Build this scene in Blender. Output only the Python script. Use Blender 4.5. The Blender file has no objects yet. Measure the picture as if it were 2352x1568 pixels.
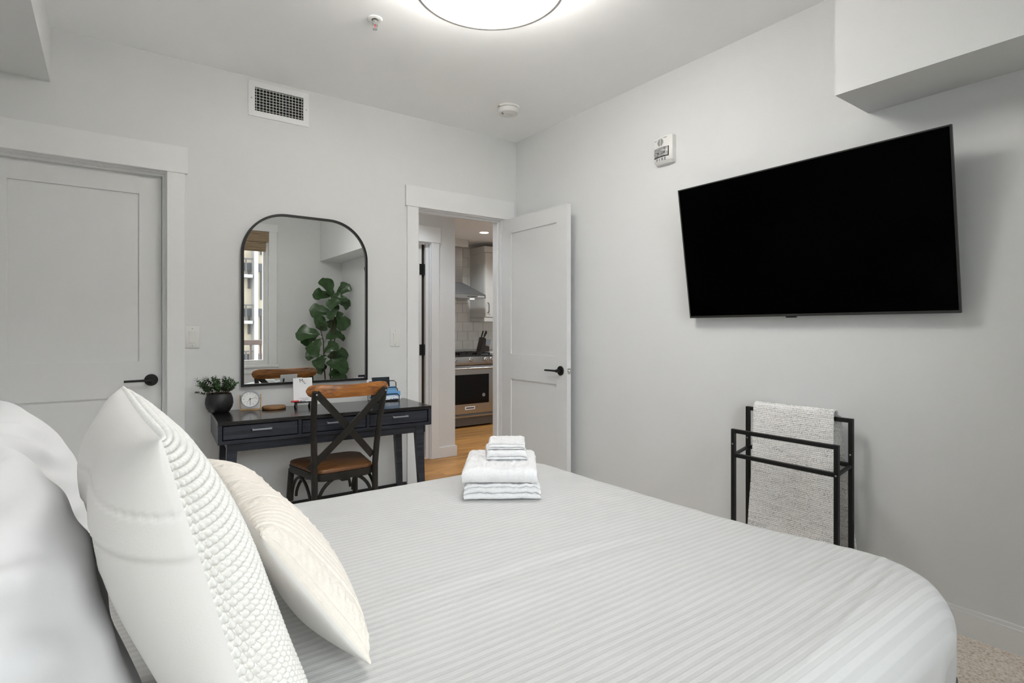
import bpy, bmesh, math, random
import numpy as np
from mathutils import Vector, Matrix, noise
PI = math.pi
R = math.radians
random.seed(7)
sc = bpy.context.scene
C = bpy.context.collection

# ------------------------------------------------------------------ camera
cam_d = bpy.data.cameras.new('camera')
cam = bpy.data.objects.new('camera', cam_d); C.objects.link(cam)
cam.location = (0, 0, 1.2)
cam.rotation_euler = (R(90), 0, R(-36.07))
cam_d.sensor_width = 36.0
cam_d.lens = 1271.0 / 2352 * 36
cam_d.shift_y = -28.0 / 2352
cam_d.clip_start = 0.02
sc.camera = cam

# ------------------------------------------------------------------ world, light, exposure
w = bpy.data.worlds.new('overcast_sky'); sc.world = w; w.use_nodes = True
bg = w.node_tree.nodes['Background']
bg.inputs[0].default_value = (0.945, 0.968, 1.0, 1)
bg.inputs[1].default_value = 8.5
LAMP_CENTRE, LAMP_EDGE, LAMP_SIDE = 17.0, 14.0, 16.0
POT_POWER = 31.0
sc.view_settings.view_transform = 'Standard'
sc.view_settings.look = 'None'
sc.view_settings.gamma = 1.0
sc.view_settings.exposure = 0.14
sc.view_settings.use_curve_mapping = False
sc.cycles.max_bounces = 16; sc.cycles.diffuse_bounces = 10
pd = bpy.data.lights.new('window_portal', 'AREA'); pd.shape = 'RECTANGLE'; pd.size = 2.15; pd.size_y = 1.73
pd.cycles.is_portal = True
po = bpy.data.objects.new('window_portal', pd); C.objects.link(po)
po.location = (0.614, -0.712, 1.607); po.rotation_euler = (R(90), 0, 0)

# ------------------------------------------------------------------ materials
def lin(c):
    return tuple(((v/255)/12.92 if v/255 <= .04045 else ((v/255+.055)/1.055)**2.4) for v in c) + (1,)
def nmat(name):
    m = bpy.data.materials.new(name); m.use_nodes = True
    nt = m.node_tree; b = nt.nodes['Principled BSDF']
    return m, nt, b
def node(nt, t, **kw):
    n = nt.nodes.new(t)
    for k, v in kw.items():
        if k.startswith('i_'): n.inputs[k[2:].replace('_', ' ')].default_value = v
        else: setattr(n, k, v)
    return n
def coords(nt, scale=(1, 1, 1), kind='Object'):
    tc = node(nt, 'ShaderNodeTexCoord'); mp = node(nt, 'ShaderNodeMapping')
    mp.inputs['Scale'].default_value = scale
    nt.links.new(tc.outputs[kind], mp.inputs[0]); return mp.outputs[0]
def pm(name, rgb, rough=.5, metal=0, var=.06, vscale=6, bump=0.0, bscale=200, spec=.5, aniso=(1, 1, 1), sheen=0, coat=0, detail=3):
    """plain procedural material: colour broken up by noise, fine noise relief"""
    m, nt, b = nmat(name)
    vec = coords(nt, aniso)
    n = node(nt, 'ShaderNodeTexNoise', i_Scale=vscale, i_Detail=detail)
    nt.links.new(vec, n.inputs['Vector'])
    r = node(nt, 'ShaderNodeValToRGB')
    c = lin(rgb)
    r.color_ramp.elements[0].position = .3; r.color_ramp.elements[1].position = .7
    r.color_ramp.elements[0].color = tuple(v*(1-var) for v in c[:3])+(1,)
    r.color_ramp.elements[1].color = tuple(min(1, v*(1+var)) for v in c[:3])+(1,)
    nt.links.new(n.outputs[0], r.inputs[0]); nt.links.new(r.outputs[0], b.inputs['Base Color'])
    b.inputs['Roughness'].default_value = rough; b.inputs['Metallic'].default_value = metal
    b.inputs['Specular IOR Level'].default_value = spec
    if sheen: b.inputs['Sheen Weight'].default_value = sheen
    if coat: b.inputs['Coat Weight'].default_value = coat
    if bump:
        n2 = node(nt, 'ShaderNodeTexNoise', i_Scale=bscale, i_Detail=4)
        nt.links.new(vec, n2.inputs['Vector'])
        bp = node(nt, 'ShaderNodeBump', i_Strength=bump, i_Distance=.002)
        nt.links.new(n2.outputs[0], bp.inputs['Height']); nt.links.new(bp.outputs[0], b.inputs['Normal'])
    return m
def wood(name, dark, light, rough=.4, axis=0, scale=1.0, bump=.15, stretch=14, rand=False, coat=0):
    m, nt, b = nmat(name)
    s = [stretch*scale]*3; s[axis] = scale*1.1
    vec = coords(nt, s)
    if rand:
        oi = node(nt, 'ShaderNodeObjectInfo'); ad = node(nt, 'ShaderNodeVectorMath', operation='ADD')
        cb = node(nt, 'ShaderNodeMath', operation='MULTIPLY'); cb.inputs[1].default_value = 37.0
        nt.links.new(oi.outputs['Random'], cb.inputs[0])
        nt.links.new(vec, ad.inputs[0]); nt.links.new(cb.outputs[0], ad.inputs[1]); vec = ad.outputs[0]
    n = node(nt, 'ShaderNodeTexNoise', i_Scale=2.2, i_Detail=7, i_Roughness=.62, i_Distortion=.6)
    nt.links.new(vec, n.inputs['Vector'])
    r = node(nt, 'ShaderNodeValToRGB')
    r.color_ramp.elements[0].position = .32; r.color_ramp.elements[1].position = .68
    r.color_ramp.elements[0].color = lin(dark); r.color_ramp.elements[1].color = lin(light)
    nt.links.new(n.outputs[0], r.inputs[0])
    out = r.outputs[0]
    if rand:
        hs = node(nt, 'ShaderNodeHueSaturation'); mr = node(nt, 'ShaderNodeMapRange')
        mr.inputs['To Min'].default_value = .72; mr.inputs['To Max'].default_value = 1.2
        nt.links.new(oi.outputs['Random'], mr.inputs[0]); nt.links.new(mr.outputs[0], hs.inputs['Value'])
        nt.links.new(out, hs.inputs['Color']); out = hs.outputs[0]
    nt.links.new(out, b.inputs['Base Color'])
    b.inputs['Roughness'].default_value = rough
    if coat: b.inputs['Coat Weight'].default_value = coat
    bp = node(nt, 'ShaderNodeBump', i_Strength=bump, i_Distance=.002)
    nt.links.new(n.outputs[0], bp.inputs['Height']); nt.links.new(bp.outputs[0], b.inputs['Normal'])
    return m
def emit(name, rgb, strength):
    m, nt, b = nmat(name)
    b.inputs['Base Color'].default_value = lin(rgb); b.inputs['Emission Color'].default_value = lin(rgb)
    b.inputs['Emission Strength'].default_value = strength
    return m

M = {}
M['wall'] = pm('wall_paint', (217, 218, 218), .75, var=.012, vscale=1.5, bump=.06, bscale=260, spec=.2)
M['ceil'] = pm('ceiling_paint', (247, 248, 248), .85, var=.01, vscale=1.5, bump=.05, bscale=200, spec=.15)
M['trim'] = pm('trim_paint', (225, 226, 226), .45, var=.01, vscale=3, spec=.35)
M['door'] = pm('door_paint', (217, 218, 218), .45, var=.01, vscale=3, bump=.02, bscale=300, spec=.35)
M['whiteplastic'] = pm('white_plastic', (220, 220, 217), .35, var=.01, spec=.4)
M['black'] = pm('matte_black_metal', (14, 14, 14), .45, var=.1, spec=.4)
M['blackgloss'] = pm('black_satin', (14, 14, 15), .25, var=.1)
M['holeshade'] = pm('opening_shade_dark', (26, 26, 25), .9, var=.2)  # dark colour stands in for the shade inside vent and alarm openings
M['brownedge'] = pm('dark_brown_gap', (46, 34, 20), .8, var=.2)
M['darkbase'] = pm('charcoal_board', (34, 34, 35), .45, var=.1)
M['chrome'] = pm('chrome', (205, 205, 205), .15, metal=1, var=.02)
M['steel'] = pm('brushed_steel', (182, 182, 181), .22, metal=1, var=.08, vscale=3, aniso=(1, 1, 60))
M['steeldark'] = pm('dark_steel', (112, 112, 111), .42, metal=.7, var=.1, vscale=3, aniso=(1, 1, 60))
M['silver'] = pm('satin_nickel', (170, 174, 182), .35, metal=.85, var=.03)
M['white'] = pm('white_enamel', (240, 240, 238), .4, var=.01)
M['tv'] = pm('screen_glass', (1, 1, 1), .12, var=0, spec=0.02)
M['tvbezel'] = pm('dark_bezel', (52, 52, 51), .4, metal=.4, var=.05)
M['desk'] = wood('black_stained_oak', (24, 25, 31), (54, 57, 67), .34, axis=0, scale=1.4, stretch=22, bump=.25)
M['desktop'] = wood('black_stained_top', (20, 19, 19), (44, 42, 41), .16, axis=0, scale=1.4, stretch=22, bump=.12)
M['chairwood'] = wood('honey_elm', (92, 50, 16), (184, 118, 52), .38, axis=0, scale=2.0, stretch=12, bump=.15, coat=.2)
M['seatwood'] = wood('dark_elm', (66, 40, 22), (146, 98, 56), .42, axis=0, scale=2.4, stretch=16, bump=.3)
M['chairmetal'] = pm('antique_black_steel', (44, 41, 37), .45, metal=.35, var=.3, vscale=14, bump=.1, bscale=80)
M['lightwood'] = wood('light_oak', (176, 136, 88), (214, 178, 130), .45, axis=0, scale=3, stretch=10)
M['brownwood'] = wood('walnut', (110, 78, 44), (158, 116, 70), .45, axis=0, scale=3, stretch=10)
M['plank'] = wood('oak_plank', (160, 108, 50), (212, 158, 90), .42, axis=0, scale=1.2, stretch=12, bump=.1, rand=True)
M['pot'] = pm('black_ceramic', (30, 30, 31), .5, var=.25, vscale=20, bump=.15, bscale=60)
M['soil'] = pm('soil', (40, 30, 22), .95, var=.4, vscale=60, bump=.6)
M['leafs'] = pm('boxwood_leaf', (52, 84, 44), .45, var=.45, vscale=28)
M['leafdark'] = pm('dark_sprig', (44, 44, 32), .55, var=.4, vscale=30)
M['fig'] = pm('fig_leaf', (50, 78, 40), .3, var=.35, vscale=8, bump=.25, bscale=30)
M['stem'] = pm('brown_stem', (70, 56, 40), .7, var=.3, vscale=30)
M['red'] = pm('red_plastic', (205, 38, 36), .3, var=.05)
M['paper'] = pm('white_paper', (232, 232, 234), .7, var=.01)
M['ink'] = pm('grey_ink', (70, 72, 78), .7, var=.02)
M['inklight'] = pm('pale_ink', (178, 178, 180), .7, var=.02)
M['bedframe'] = pm('slate_upholstery', (92, 93, 95), .9, var=.1, vscale=60, bump=.3, bscale=400)
M['mattress'] = pm('mattress_ticking', (232, 232, 230), .9, var=.02, bump=.1)
M['cotton'] = pm('white_cotton', (221, 221, 222), .85, var=.012, vscale=3, bump=.08, bscale=500, spec=.1, sheen=.1)
M['cotton2'] = pm('ivory_cotton', (224, 221, 217), .88, var=.015, vscale=3, bump=.1, bscale=600, spec=.1, sheen=.1)
M['knit'] = pm('chunky_cotton_yarn', (228, 226, 221), .92, var=.04, vscale=90, bump=.35, bscale=420, spec=.1, sheen=.15)
M['knit2'] = pm('cream_cable_knit', (228, 221, 211), .92, var=.03, vscale=80, bump=.35, bscale=500, spec=.1, sheen=.15)
M['terry'] = pm('white_terry', (228, 228, 229), .95, var=.03, vscale=160, bump=.9, bscale=380, spec=.05, sheen=.2)
M['tile'] = pm('glazed_white_tile', (222, 220, 214), .12, var=.05, vscale=7, bump=.12, bscale=14)
M['grout'] = pm('grout', (200, 198, 192), .9, var=.03)
M['cab'] = pm('cabinet_paint', (208, 206, 201), .4, var=.01)
M['stone'] = pm('quartz_counter', (225, 224, 221), .2, var=.05, vscale=20)
M['oven'] = pm('oven_glass', (6, 6, 6), .08, var=0, spec=.3)
M['castiron'] = pm('cast_iron', (34, 30, 27), .6, var=.2, bump=.2)
M['knifewood'] = pm('dark_knife_block', (40, 28, 22), .4, var=.2)
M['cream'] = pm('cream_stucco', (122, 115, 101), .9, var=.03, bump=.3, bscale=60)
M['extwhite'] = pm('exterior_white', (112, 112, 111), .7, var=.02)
M['extdark'] = pm('dark_window_frame', (30, 30, 31), .6, var=.1)
M['extbrown'] = pm('dark_brown_railing', (62, 46, 40), .6, var=.15)
M['concrete'] = pm('grey_paving', (150, 148, 145), .9, var=.1)
M['glassdark'] = pm('far_window_glass', (70, 80, 90), .1, var=.2, spec=.6)
M['lens'] = pm('clear_strobe_lens', (190, 190, 190), .12, var=.5, vscale=60, metal=.6)

# stripes of the duvet: satin bands woven along X, 25 mm pitch
def duvet_mat():
    m, nt, b = nmat('satin_stripe_cotton')
    vec = coords(nt)
    sx = node(nt, 'ShaderNodeSeparateXYZ'); nt.links.new(vec, sx.inputs[0])
    mu = node(nt, 'ShaderNodeMath', operation='MULTIPLY'); mu.inputs[1].default_value = 2*PI/.0205
    nt.links.new(sx.outputs['Y'], mu.inputs[0])
    si = node(nt, 'ShaderNodeMath', operation='SINE'); nt.links.new(mu.outputs[0], si.inputs[0])
    mr = node(nt, 'ShaderNodeMapRange', interpolation_type='SMOOTHSTEP')
    mr.inputs['From Min'].default_value = -.45; mr.inputs['From Max'].default_value = .45
    nt.links.new(si.outputs[0], mr.inputs[0])
    mx = node(nt, 'ShaderNodeMix', data_type='RGBA')
    mx.inputs['A'].default_value = lin((192, 192, 191)); mx.inputs['B'].default_value = lin((200, 200, 199))
    nt.links.new(mr.outputs[0], mx.inputs['Factor']); nt.links.new(mx.outputs['Result'], b.inputs['Base Color'])
    rr = node(nt, 'ShaderNodeMapRange'); rr.inputs['To Min'].default_value = .8; rr.inputs['To Max'].default_value = .55
    nt.links.new(mr.outputs[0], rr.inputs[0]); nt.links.new(rr.outputs[0], b.inputs['Roughness'])
    b.inputs['Specular IOR Level'].default_value = .2
    b.inputs['Sheen Weight'].default_value = .1
    n2 = node(nt, 'ShaderNodeTexNoise', i_Scale=420.0, i_Detail=3); nt.links.new(vec, n2.inputs['Vector'])
    ad = node(nt, 'ShaderNodeMath', operation='MULTIPLY_ADD'); ad.inputs[1].default_value = .35
    nt.links.new(n2.outputs[0], ad.inputs[0]); nt.links.new(mr.outputs[0], ad.inputs[2])
    bp = node(nt, 'ShaderNodeBump', i_Strength=.35, i_Distance=.0012)
    nt.links.new(ad.outputs[0], bp.inputs['Height']); nt.links.new(bp.outputs[0], b.inputs['Normal'])
    return m
M['duvet'] = duvet_mat()

def carpet_mat():
    m, nt, b = nmat('beige_loop_carpet')
    vec = coords(nt)
    v = node(nt, 'ShaderNodeTexVoronoi', i_Scale=150.0); nt.links.new(vec, v.inputs['Vector'])
    n = node(nt, 'ShaderNodeTexNoise', i_Scale=120.0, i_Detail=5); nt.links.new(vec, n.inputs['Vector'])
    r = node(nt, 'ShaderNodeValToRGB'); e = r.color_ramp.elements
    e[0].position = .3; e[0].color = lin((186, 172, 158)); e[1].position = .66; e[1].color = lin((242, 233, 222))
    x = e.new(.46); x.color = lin((228, 216, 204))
    nt.links.new(n.outputs[0], r.inputs[0]); nt.links.new(r.outputs[0], b.inputs['Base Color'])
    b.inputs['Roughness'].default_value = .95; b.inputs['Specular IOR Level'].default_value = .1
    bp = node(nt, 'ShaderNodeBump', i_Strength=.9, i_Distance=.006); bp.invert = True
    nt.links.new(v.outputs[0], bp.inputs['Height']); nt.links.new(bp.outputs[0], b.inputs['Normal'])
    return m
M['carpet'] = carpet_mat()

def throw_mat():
    m, nt, b = nmat('speckled_black_white_wool')
    vec = coords(nt, (1, 1, 1.9))
    n = node(nt, 'ShaderNodeTexNoise', i_Scale=330.0, i_Detail=2); nt.links.new(vec, n.inputs['Vector'])
    n3 = node(nt, 'ShaderNodeTexNoise', i_Scale=9.0, i_Detail=1)
    v3 = coords(nt, (1, 1, 14)); nt.links.new(v3, n3.inputs['Vector'])
    ad = node(nt, 'ShaderNodeMath', operation='MULTIPLY_ADD'); ad.inputs[1].default_value = .22
    nt.links.new(n3.outputs[0], ad.inputs[0]); nt.links.new(n.outputs[0], ad.inputs[2])
    r = node(nt, 'ShaderNodeValToRGB'); e = r.color_ramp.elements
    e[0].position = .445; e[0].color = lin((50, 50, 52)); e[1].position = .555; e[1].color = lin((250, 249, 247))
    nt.links.new(ad.outputs[0], r.inputs[0]); nt.links.new(r.outputs[0], b.inputs['Base Color'])
    b.inputs['Roughness'].default_value = .95; b.inputs['Specular IOR Level'].default_value = .1
    sz = node(nt, 'ShaderNodeSeparateXYZ'); nt.links.new(coords(nt), sz.inputs[0])
    mz = node(nt, 'ShaderNodeMath', operation='MULTIPLY'); mz.inputs[1].default_value = 2*PI/.0085; nt.links.new(sz.outputs['Z'], mz.inputs[0])
    sn = node(nt, 'ShaderNodeMath', operation='SINE'); nt.links.new(mz.outputs[0], sn.inputs[0])
    hb = node(nt, 'ShaderNodeMath', operation='MULTIPLY_ADD'); hb.inputs[1].default_value = .5
    nt.links.new(sn.outputs[0], hb.inputs[0]); nt.links.new(n.outputs[0], hb.inputs[2])
    bp = node(nt, 'ShaderNodeBump', i_Strength=.45, i_Distance=.003)
    nt.links.new(hb.outputs[0], bp.inputs['Height']); nt.links.new(bp.outputs[0], b.inputs['Normal'])
    return m
M['throw'] = throw_mat()

def woven_mat():
    m, nt, b = nmat('woven_bamboo')
    vec = coords(nt, (3, 3, 160))
    n = node(nt, 'ShaderNodeTexNoise', i_Scale=1.6, i_Detail=5); nt.links.new(vec, n.inputs['Vector'])
    r = node(nt, 'ShaderNodeValToRGB'); e = r.color_ramp.elements
    e[0].position = .35; e[0].color = lin((96, 78, 56)); e[1].position = .65; e[1].color = lin((176, 154, 124))
    nt.links.new(n.outputs[0], r.inputs[0]); nt.links.new(r.outputs[0], b.inputs['Base Color'])
    b.inputs['Roughness'].default_value = .8
    bp = node(nt, 'ShaderNodeBump', i_Strength=.6, i_Distance=.004)
    nt.links.new(n.outputs[0], bp.inputs['Height']); nt.links.new(bp.outputs[0], b.inputs['Normal'])
    return m
M['woven'] = woven_mat()

def mirror_mat():
    m, nt, b = nmat('silvered_glass')
    n = node(nt, 'ShaderNodeTexNoise', i_Scale=2.0)
    mr = node(nt, 'ShaderNodeMapRange'); mr.inputs['To Min'].default_value = 0.0; mr.inputs['To Max'].default_value = .004
    nt.links.new(n.outputs[0], mr.inputs[0]); nt.links.new(mr.outputs[0], b.inputs['Roughness'])
    b.inputs['Base Color'].default_value = (.93, .94, .935, 1); b.inputs['Metallic'].default_value = 1
    return m
M['mirror'] = mirror_mat()

def pane_mat():
    m, nt, b = nmat('window_glass')
    out = nt.nodes['Material Output']
    tr = node(nt, 'ShaderNodeBsdfTransparent'); tr.inputs[0].default_value = (.97, .985, .98, 1)
    gl = node(nt, 'ShaderNodeBsdfGlossy'); gl.inputs['Roughness'].default_value = .01
    fr = node(nt, 'ShaderNodeFresnel'); fr.inputs[0].default_value = 1.45
    mx = node(nt, 'ShaderNodeMixShader')
    nt.links.new(fr.outputs[0], mx.inputs[0]); nt.links.new(tr.outputs[0], mx.inputs[1]); nt.links.new(gl.outputs[0], mx.inputs[2])
    nt.links.new(mx.outputs[0], out.inputs[0])
    return m
M['pane'] = pane_mat()

def photo_mat(name, sky, land, snow, scale):
    """a printed landscape card: sky above, snow and trees below (flat print)"""
    m, nt, b = nmat(name)
    vec = coords(nt, (1, 1, 1), 'Generated')
    sx = node(nt, 'ShaderNodeSeparateXYZ'); nt.links.new(vec, sx.inputs[0])
    n = node(nt, 'ShaderNodeTexNoise', i_Scale=scale, i_Detail=6); nt.links.new(vec, n.inputs['Vector'])
    ad = node(nt, 'ShaderNodeMath', operation='MULTIPLY_ADD'); ad.inputs[1].default_value = .9
    nt.links.new(n.outputs[0], ad.inputs[0]); nt.links.new(sx.outputs['Z'], ad.inputs[2])
    r = node(nt, 'ShaderNodeValToRGB'); e = r.color_ramp.elements
    e[0].position = .45; e[0].color = lin(land); e[1].position = 1.0; e[1].color = lin(sky)
    x = e.new(.62); x.color = lin(snow); x = e.new(.85); x.color = lin(snow)
    nt.links.new(ad.outputs[0], r.inputs[0]); nt.links.new(r.outputs[0], b.inputs['Base Color'])
    b.inputs['Roughness'].default_value = .25
    return m
M['card_snow'] = photo_mat('printed_snow_scene', (104, 160, 214), (46, 58, 84), (226, 234, 244), 9)
M['card_dark'] = photo_mat('printed_night_scene', (28, 38, 48), (20, 26, 32), (64, 78, 62), 7)
M['card_blue'] = photo_mat('printed_blue_scene', (120, 176, 220), (60, 82, 120), (210, 222, 238), 6)

# ------------------------------------------------------------------ mesh helpers
class MB:
    def __init__(s): s.v = []; s.f = []
    def add(s, v, f):
        o = len(s.v); s.v += [tuple(p) for p in v]; s.f += [tuple(i+o for i in q) for q in f]; return s
    def box(s, x0, y0, z0, x1, y1, z1, bev=0, seg=1, mat=None):
        bm = bmesh.new(); bmesh.ops.create_cube(bm, size=1)
        for v in bm.verts:
            v.co = Vector(((x0+x1)/2+v.co.x*(x1-x0), (y0+y1)/2+v.co.y*(y1-y0), (z0+z1)/2+v.co.z*(z1-z0)))
        if bev:
            bmesh.ops.bevel(bm, geom=bm.edges[:], offset=bev, segments=seg, affect='EDGES', profile=.5)
        if mat is not None: bm.transform(mat)
        bm.verts.ensure_lookup_table()
        s.add([v.co for v in bm.verts], [[v.index for v in f.verts] for f in bm.faces]); bm.free(); return s
    def prism(s, poly, a, b, axis='y'):
        """poly: 2D outline (counter-clockwise in the two other axes), extruded from a to b along axis"""
        n = len(poly)
        def P(p, t):
            return (p[0], t, p[1]) if axis == 'y' else (t, p[0], p[1]) if axis == 'x' else (p[0], p[1], t)
        v = [P(p, a) for p in poly]+[P(p, b) for p in poly]
        f = [tuple(range(n))[::-1], tuple(range(n, 2*n))]+[(i, (i+1) % n, n+(i+1) % n, n+i) for i in range(n)]
        return s.add(v, f)
    def lathe(s, prof, n=32, c=(0, 0, 0), mat=None, cap=True):
        v = []; f = []; k = len(prof)
        for i in range(n):
            a = 2*PI*i/n
            for r, z in prof: v.append(Vector((r*math.cos(a), r*math.sin(a), z)))
        for i in range(n):
            j = (i+1) % n
            for q in range(k-1): f.append((i*k+q, j*k+q, j*k+q+1, i*k+q+1))
        if cap:
            if prof[0][0] > 1e-6: f.append(tuple(i*k for i in range(n))[::-1])
            if prof[-1][0] > 1e-6: f.append(tuple(i*k+k-1 for i in range(n)))
        if mat is not None: v = [mat @ p for p in v]
        c = Vector(c); return s.add([p+c for p in v], f)
    def tube(s, pts, r, n=10, closed=False, cap=True, flat=None, up=None):
        """sweep a circle (or a flat a x b rectangle) along pts; r number or list"""
        pts = [Vector(p) for p in pts]; k = len(pts); v = []; f = []
        ref = None
        for i, p in enumerate(pts):
            if closed: t = pts[(i+1) % k]-pts[i-1]
            else: t = pts[min(i+1, k-1)]-pts[max(i-1, 0)]
            t.normalize()
            if ref is None:
                ref = Vector(up) if up else (Vector((0, 0, 1)) if abs(t.z) < .9 else Vector((1, 0, 0)))
            a = ref-t*ref.dot(t); a.normalize(); b = t.cross(a)
            if up is None: ref = a
            rr = r[i] if isinstance(r, (list, tuple)) else r
            if flat:
                ha, hb = flat[0]/2, flat[1]/2
                for ca, cb in ((ha, hb), (-ha, hb), (-ha, -hb), (ha, -hb)): v.append(p+a*ca+b*cb)
            else:
                for j in range(n):
                    q = 2*PI*j/n; v.append(p+(a*math.cos(q)+b*math.sin(q))*rr)
        m = 4 if flat else n
        for i in range(k if closed else k-1):
            i2 = (i+1) % k
            for j in range(m):
                j2 = (j+1) % m; f.append((i*m+j, i*m+j2, i2*m+j2, i2*m+j))
        if not closed and cap:
            f.append(tuple(range(m))[::-1]); f.append(tuple((k-1)*m+j for j in range(m)))
        return s.add(v, f)
    def grid(s, fn, nu, nv):
        v = [fn(i/nu, j/nv) for i in range(nu+1) for j in range(nv+1)]
        f = [(i*(nv+1)+j, (i+1)*(nv+1)+j, (i+1)*(nv+1)+j+1, i*(nv+1)+j+1) for i in range(nu) for j in range(nv)]
        return s.add(v, f)
    def build(s, name, mat, parent=None, world=True, smooth=35, fix=True):
        me = bpy.data.meshes.new(name)
        v = s.v
        if parent is not None and world:
            mi = base_of(parent).inverted()
            v = [mi @ Vector(p) for p in v]
        me.from_pydata([tuple(p) for p in v], [], s.f)
        if fix:
            bm = bmesh.new(); bm.from_mesh(me); bmesh.ops.recalc_face_normals(bm, faces=bm.faces[:]); bm.to_mesh(me); bm.free()
        if smooth:
            me.shade_smooth()
            if smooth < 180: me.set_sharp_from_angle(angle=R(smooth))
        me.materials.append(M[mat] if isinstance(mat, str) else mat)
        return link(name, me, parent)
def base_of(o):
    m = Matrix.Translation(o.location) @ o.rotation_euler.to_matrix().to_4x4()
    return base_of(o.parent) @ m if o.parent else m
def link(name, me, parent=None):
    o = bpy.data.objects.new(name, me); C.objects.link(o)
    if parent is not None: o.parent = parent
    return o
def tag(o, label=None, cat=None, group=None, kind=None):
    if label: o['label'] = label
    if cat: o['category'] = cat
    if group: o['group'] = group
    if kind: o['kind'] = kind
    return o
def thing(name, label, cat, loc=(0, 0, 0), rotz=0, group=None, kind=None):
    o = bpy.data.objects.new(name, None); C.objects.link(o); o.empty_display_size = .05
    o.location = loc; o.rotation_euler = (0, 0, rotz)
    return tag(o, label, cat, group, kind)
def box(name, mat, b, parent=None, bev=0, seg=1, world=True):
    return MB().box(*b, bev=bev, seg=seg).build(name, mat, parent, world)
def struct(name, mb, mat, parent=None):
    o = mb.build(name, mat, parent)
    if parent is None: o['kind'] = 'structure'
    return o
def copy_part(o, parent, loc=None, mat=None):
    c = o.copy(); C.objects.link(c); c.parent = parent
    if loc is not None: c.location = loc
    return c
def text_mesh(name, s, size, mat, parent, M4, extrude=.0003, spacing=1.0, shear=0):
    cu = bpy.data.curves.new(name, 'FONT'); cu.body = s; cu.size = size; cu.extrude = extrude
    cu.align_x = 'CENTER'; cu.align_y = 'CENTER'; cu.space_character = spacing; cu.shear = shear
    o = bpy.data.objects.new(name, cu); C.objects.link(o)
    dg = bpy.context.evaluated_depsgraph_get()
    me = bpy.data.meshes.new_from_object(o.evaluated_get(dg))
    bpy.data.objects.remove(o); bpy.data.curves.remove(cu)
    me.transform(base_of(parent).inverted() @ M4); me.materials.clear(); me.materials.append(M[mat]); me.name = name
    return link(name, me, parent)
def basis(o, x, y, z):
    x, y, z = Vector(x).normalized(), Vector(y).normalized(), Vector(z).normalized()
    return Matrix(((x.x, y.x, z.x, o[0]), (x.y, y.y, z.y, o[1]), (x.z, y.z, z.z, o[2]), (0, 0, 0, 1)))

# ------------------------------------------------------------------ the room
XL, XW, YF, YB, ZC, FZ = -.66, 2.655, -.56, 3.59, 2.707, .028
WT = .125
struct('floor', MB().box(XL, YF, -.03, XW, YB+.02, FZ), 'carpet')
struct('ceiling', MB().box(XL-.1, YF-.15, ZC, XW+.12, YB+WT, ZC+.12), 'ceil')
# back wall: openings for the closet door and for the bedroom door
D1 = (-.515, .262); D2 = (1.777, 2.523); DT = 2.072
wb = MB()
wb.box(XL-.1, YB, -.03, D1[0], YB+WT, ZC); wb.box(D1[0], YB, DT, D1[1], YB+WT, ZC)
wb.box(D1[1], YB, -.03, D2[0], YB+WT, ZC); wb.box(D2[0], YB, DT, D2[1], YB+WT, ZC)
wb.box(D2[1], YB, -.03, 6.2, YB+WT, ZC)
struct('wall_back', wb, 'wall')
struct('wall_right', MB().box(XW, YF-.15, -.03, XW+.12, YB, ZC), 'wall')
struct('wall_left', MB().box(XL-.1, YF-.15, -.03, XL, YB, ZC), 'wall')
WX0, WX1, WZ0, WZ1 = -.46, 1.688, .745, 2.47  # unseen left part of the window is widened to let in more light
wf = MB()
wf.box(XL, YF-.15, -.03, WX0, YF, ZC); wf.box(WX1, YF-.15, -.03, XW, YF, ZC)
wf.box(WX0, YF-.15, -.03, WX1, YF, WZ0); wf.box(WX0, YF-.15, WZ1, WX1, YF, ZC)
struct('wall_front', wf, 'wall')
# boxed-in ceiling soffits
struct('ceiling_soffit_right', MB().box(2.347, YF, 2.134, XW, 1.028, ZC), 'wall')
struct('ceiling_soffit_left', MB().box(XL, YF, 2.436, -.237, YB, ZC), 'wall')
# closet behind door 1 (closed off)
struct('wall_closet', MB().box(XL-.1, YB+.7, -.03, .44, YB+.75, ZC).box(.39, YB+WT, -.03, .44, YB+.7, ZC).box(XL-.1, YB+WT, -.03, XL-.05, YB+.7, ZC).box(XL-.1, YB+WT, -.08, .44, YB+.75, -.03).box(XL-.1, YB+WT, ZC, .44, YB+.75, ZC+.05), 'wall')
# baseboards
struct('baseboard_right', MB().box(XW-.014, YF, FZ-.01, XW, YB, .118).box(XW-.009, YF, .118, XW, YB, .132), 'trim')
struct('baseboard_back', MB().box(.352, YB-.014, FZ-.01, 1.69, YB, .122).box(.352, YB-.009, .122, 1.69, YB, .129), 'darkbase')  # whole board drawn in one dark tone
struct('baseboard_front', MB().box(XL, YF, FZ-.01, 2.655-.014, YF+.014, .132), 'trim')

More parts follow.
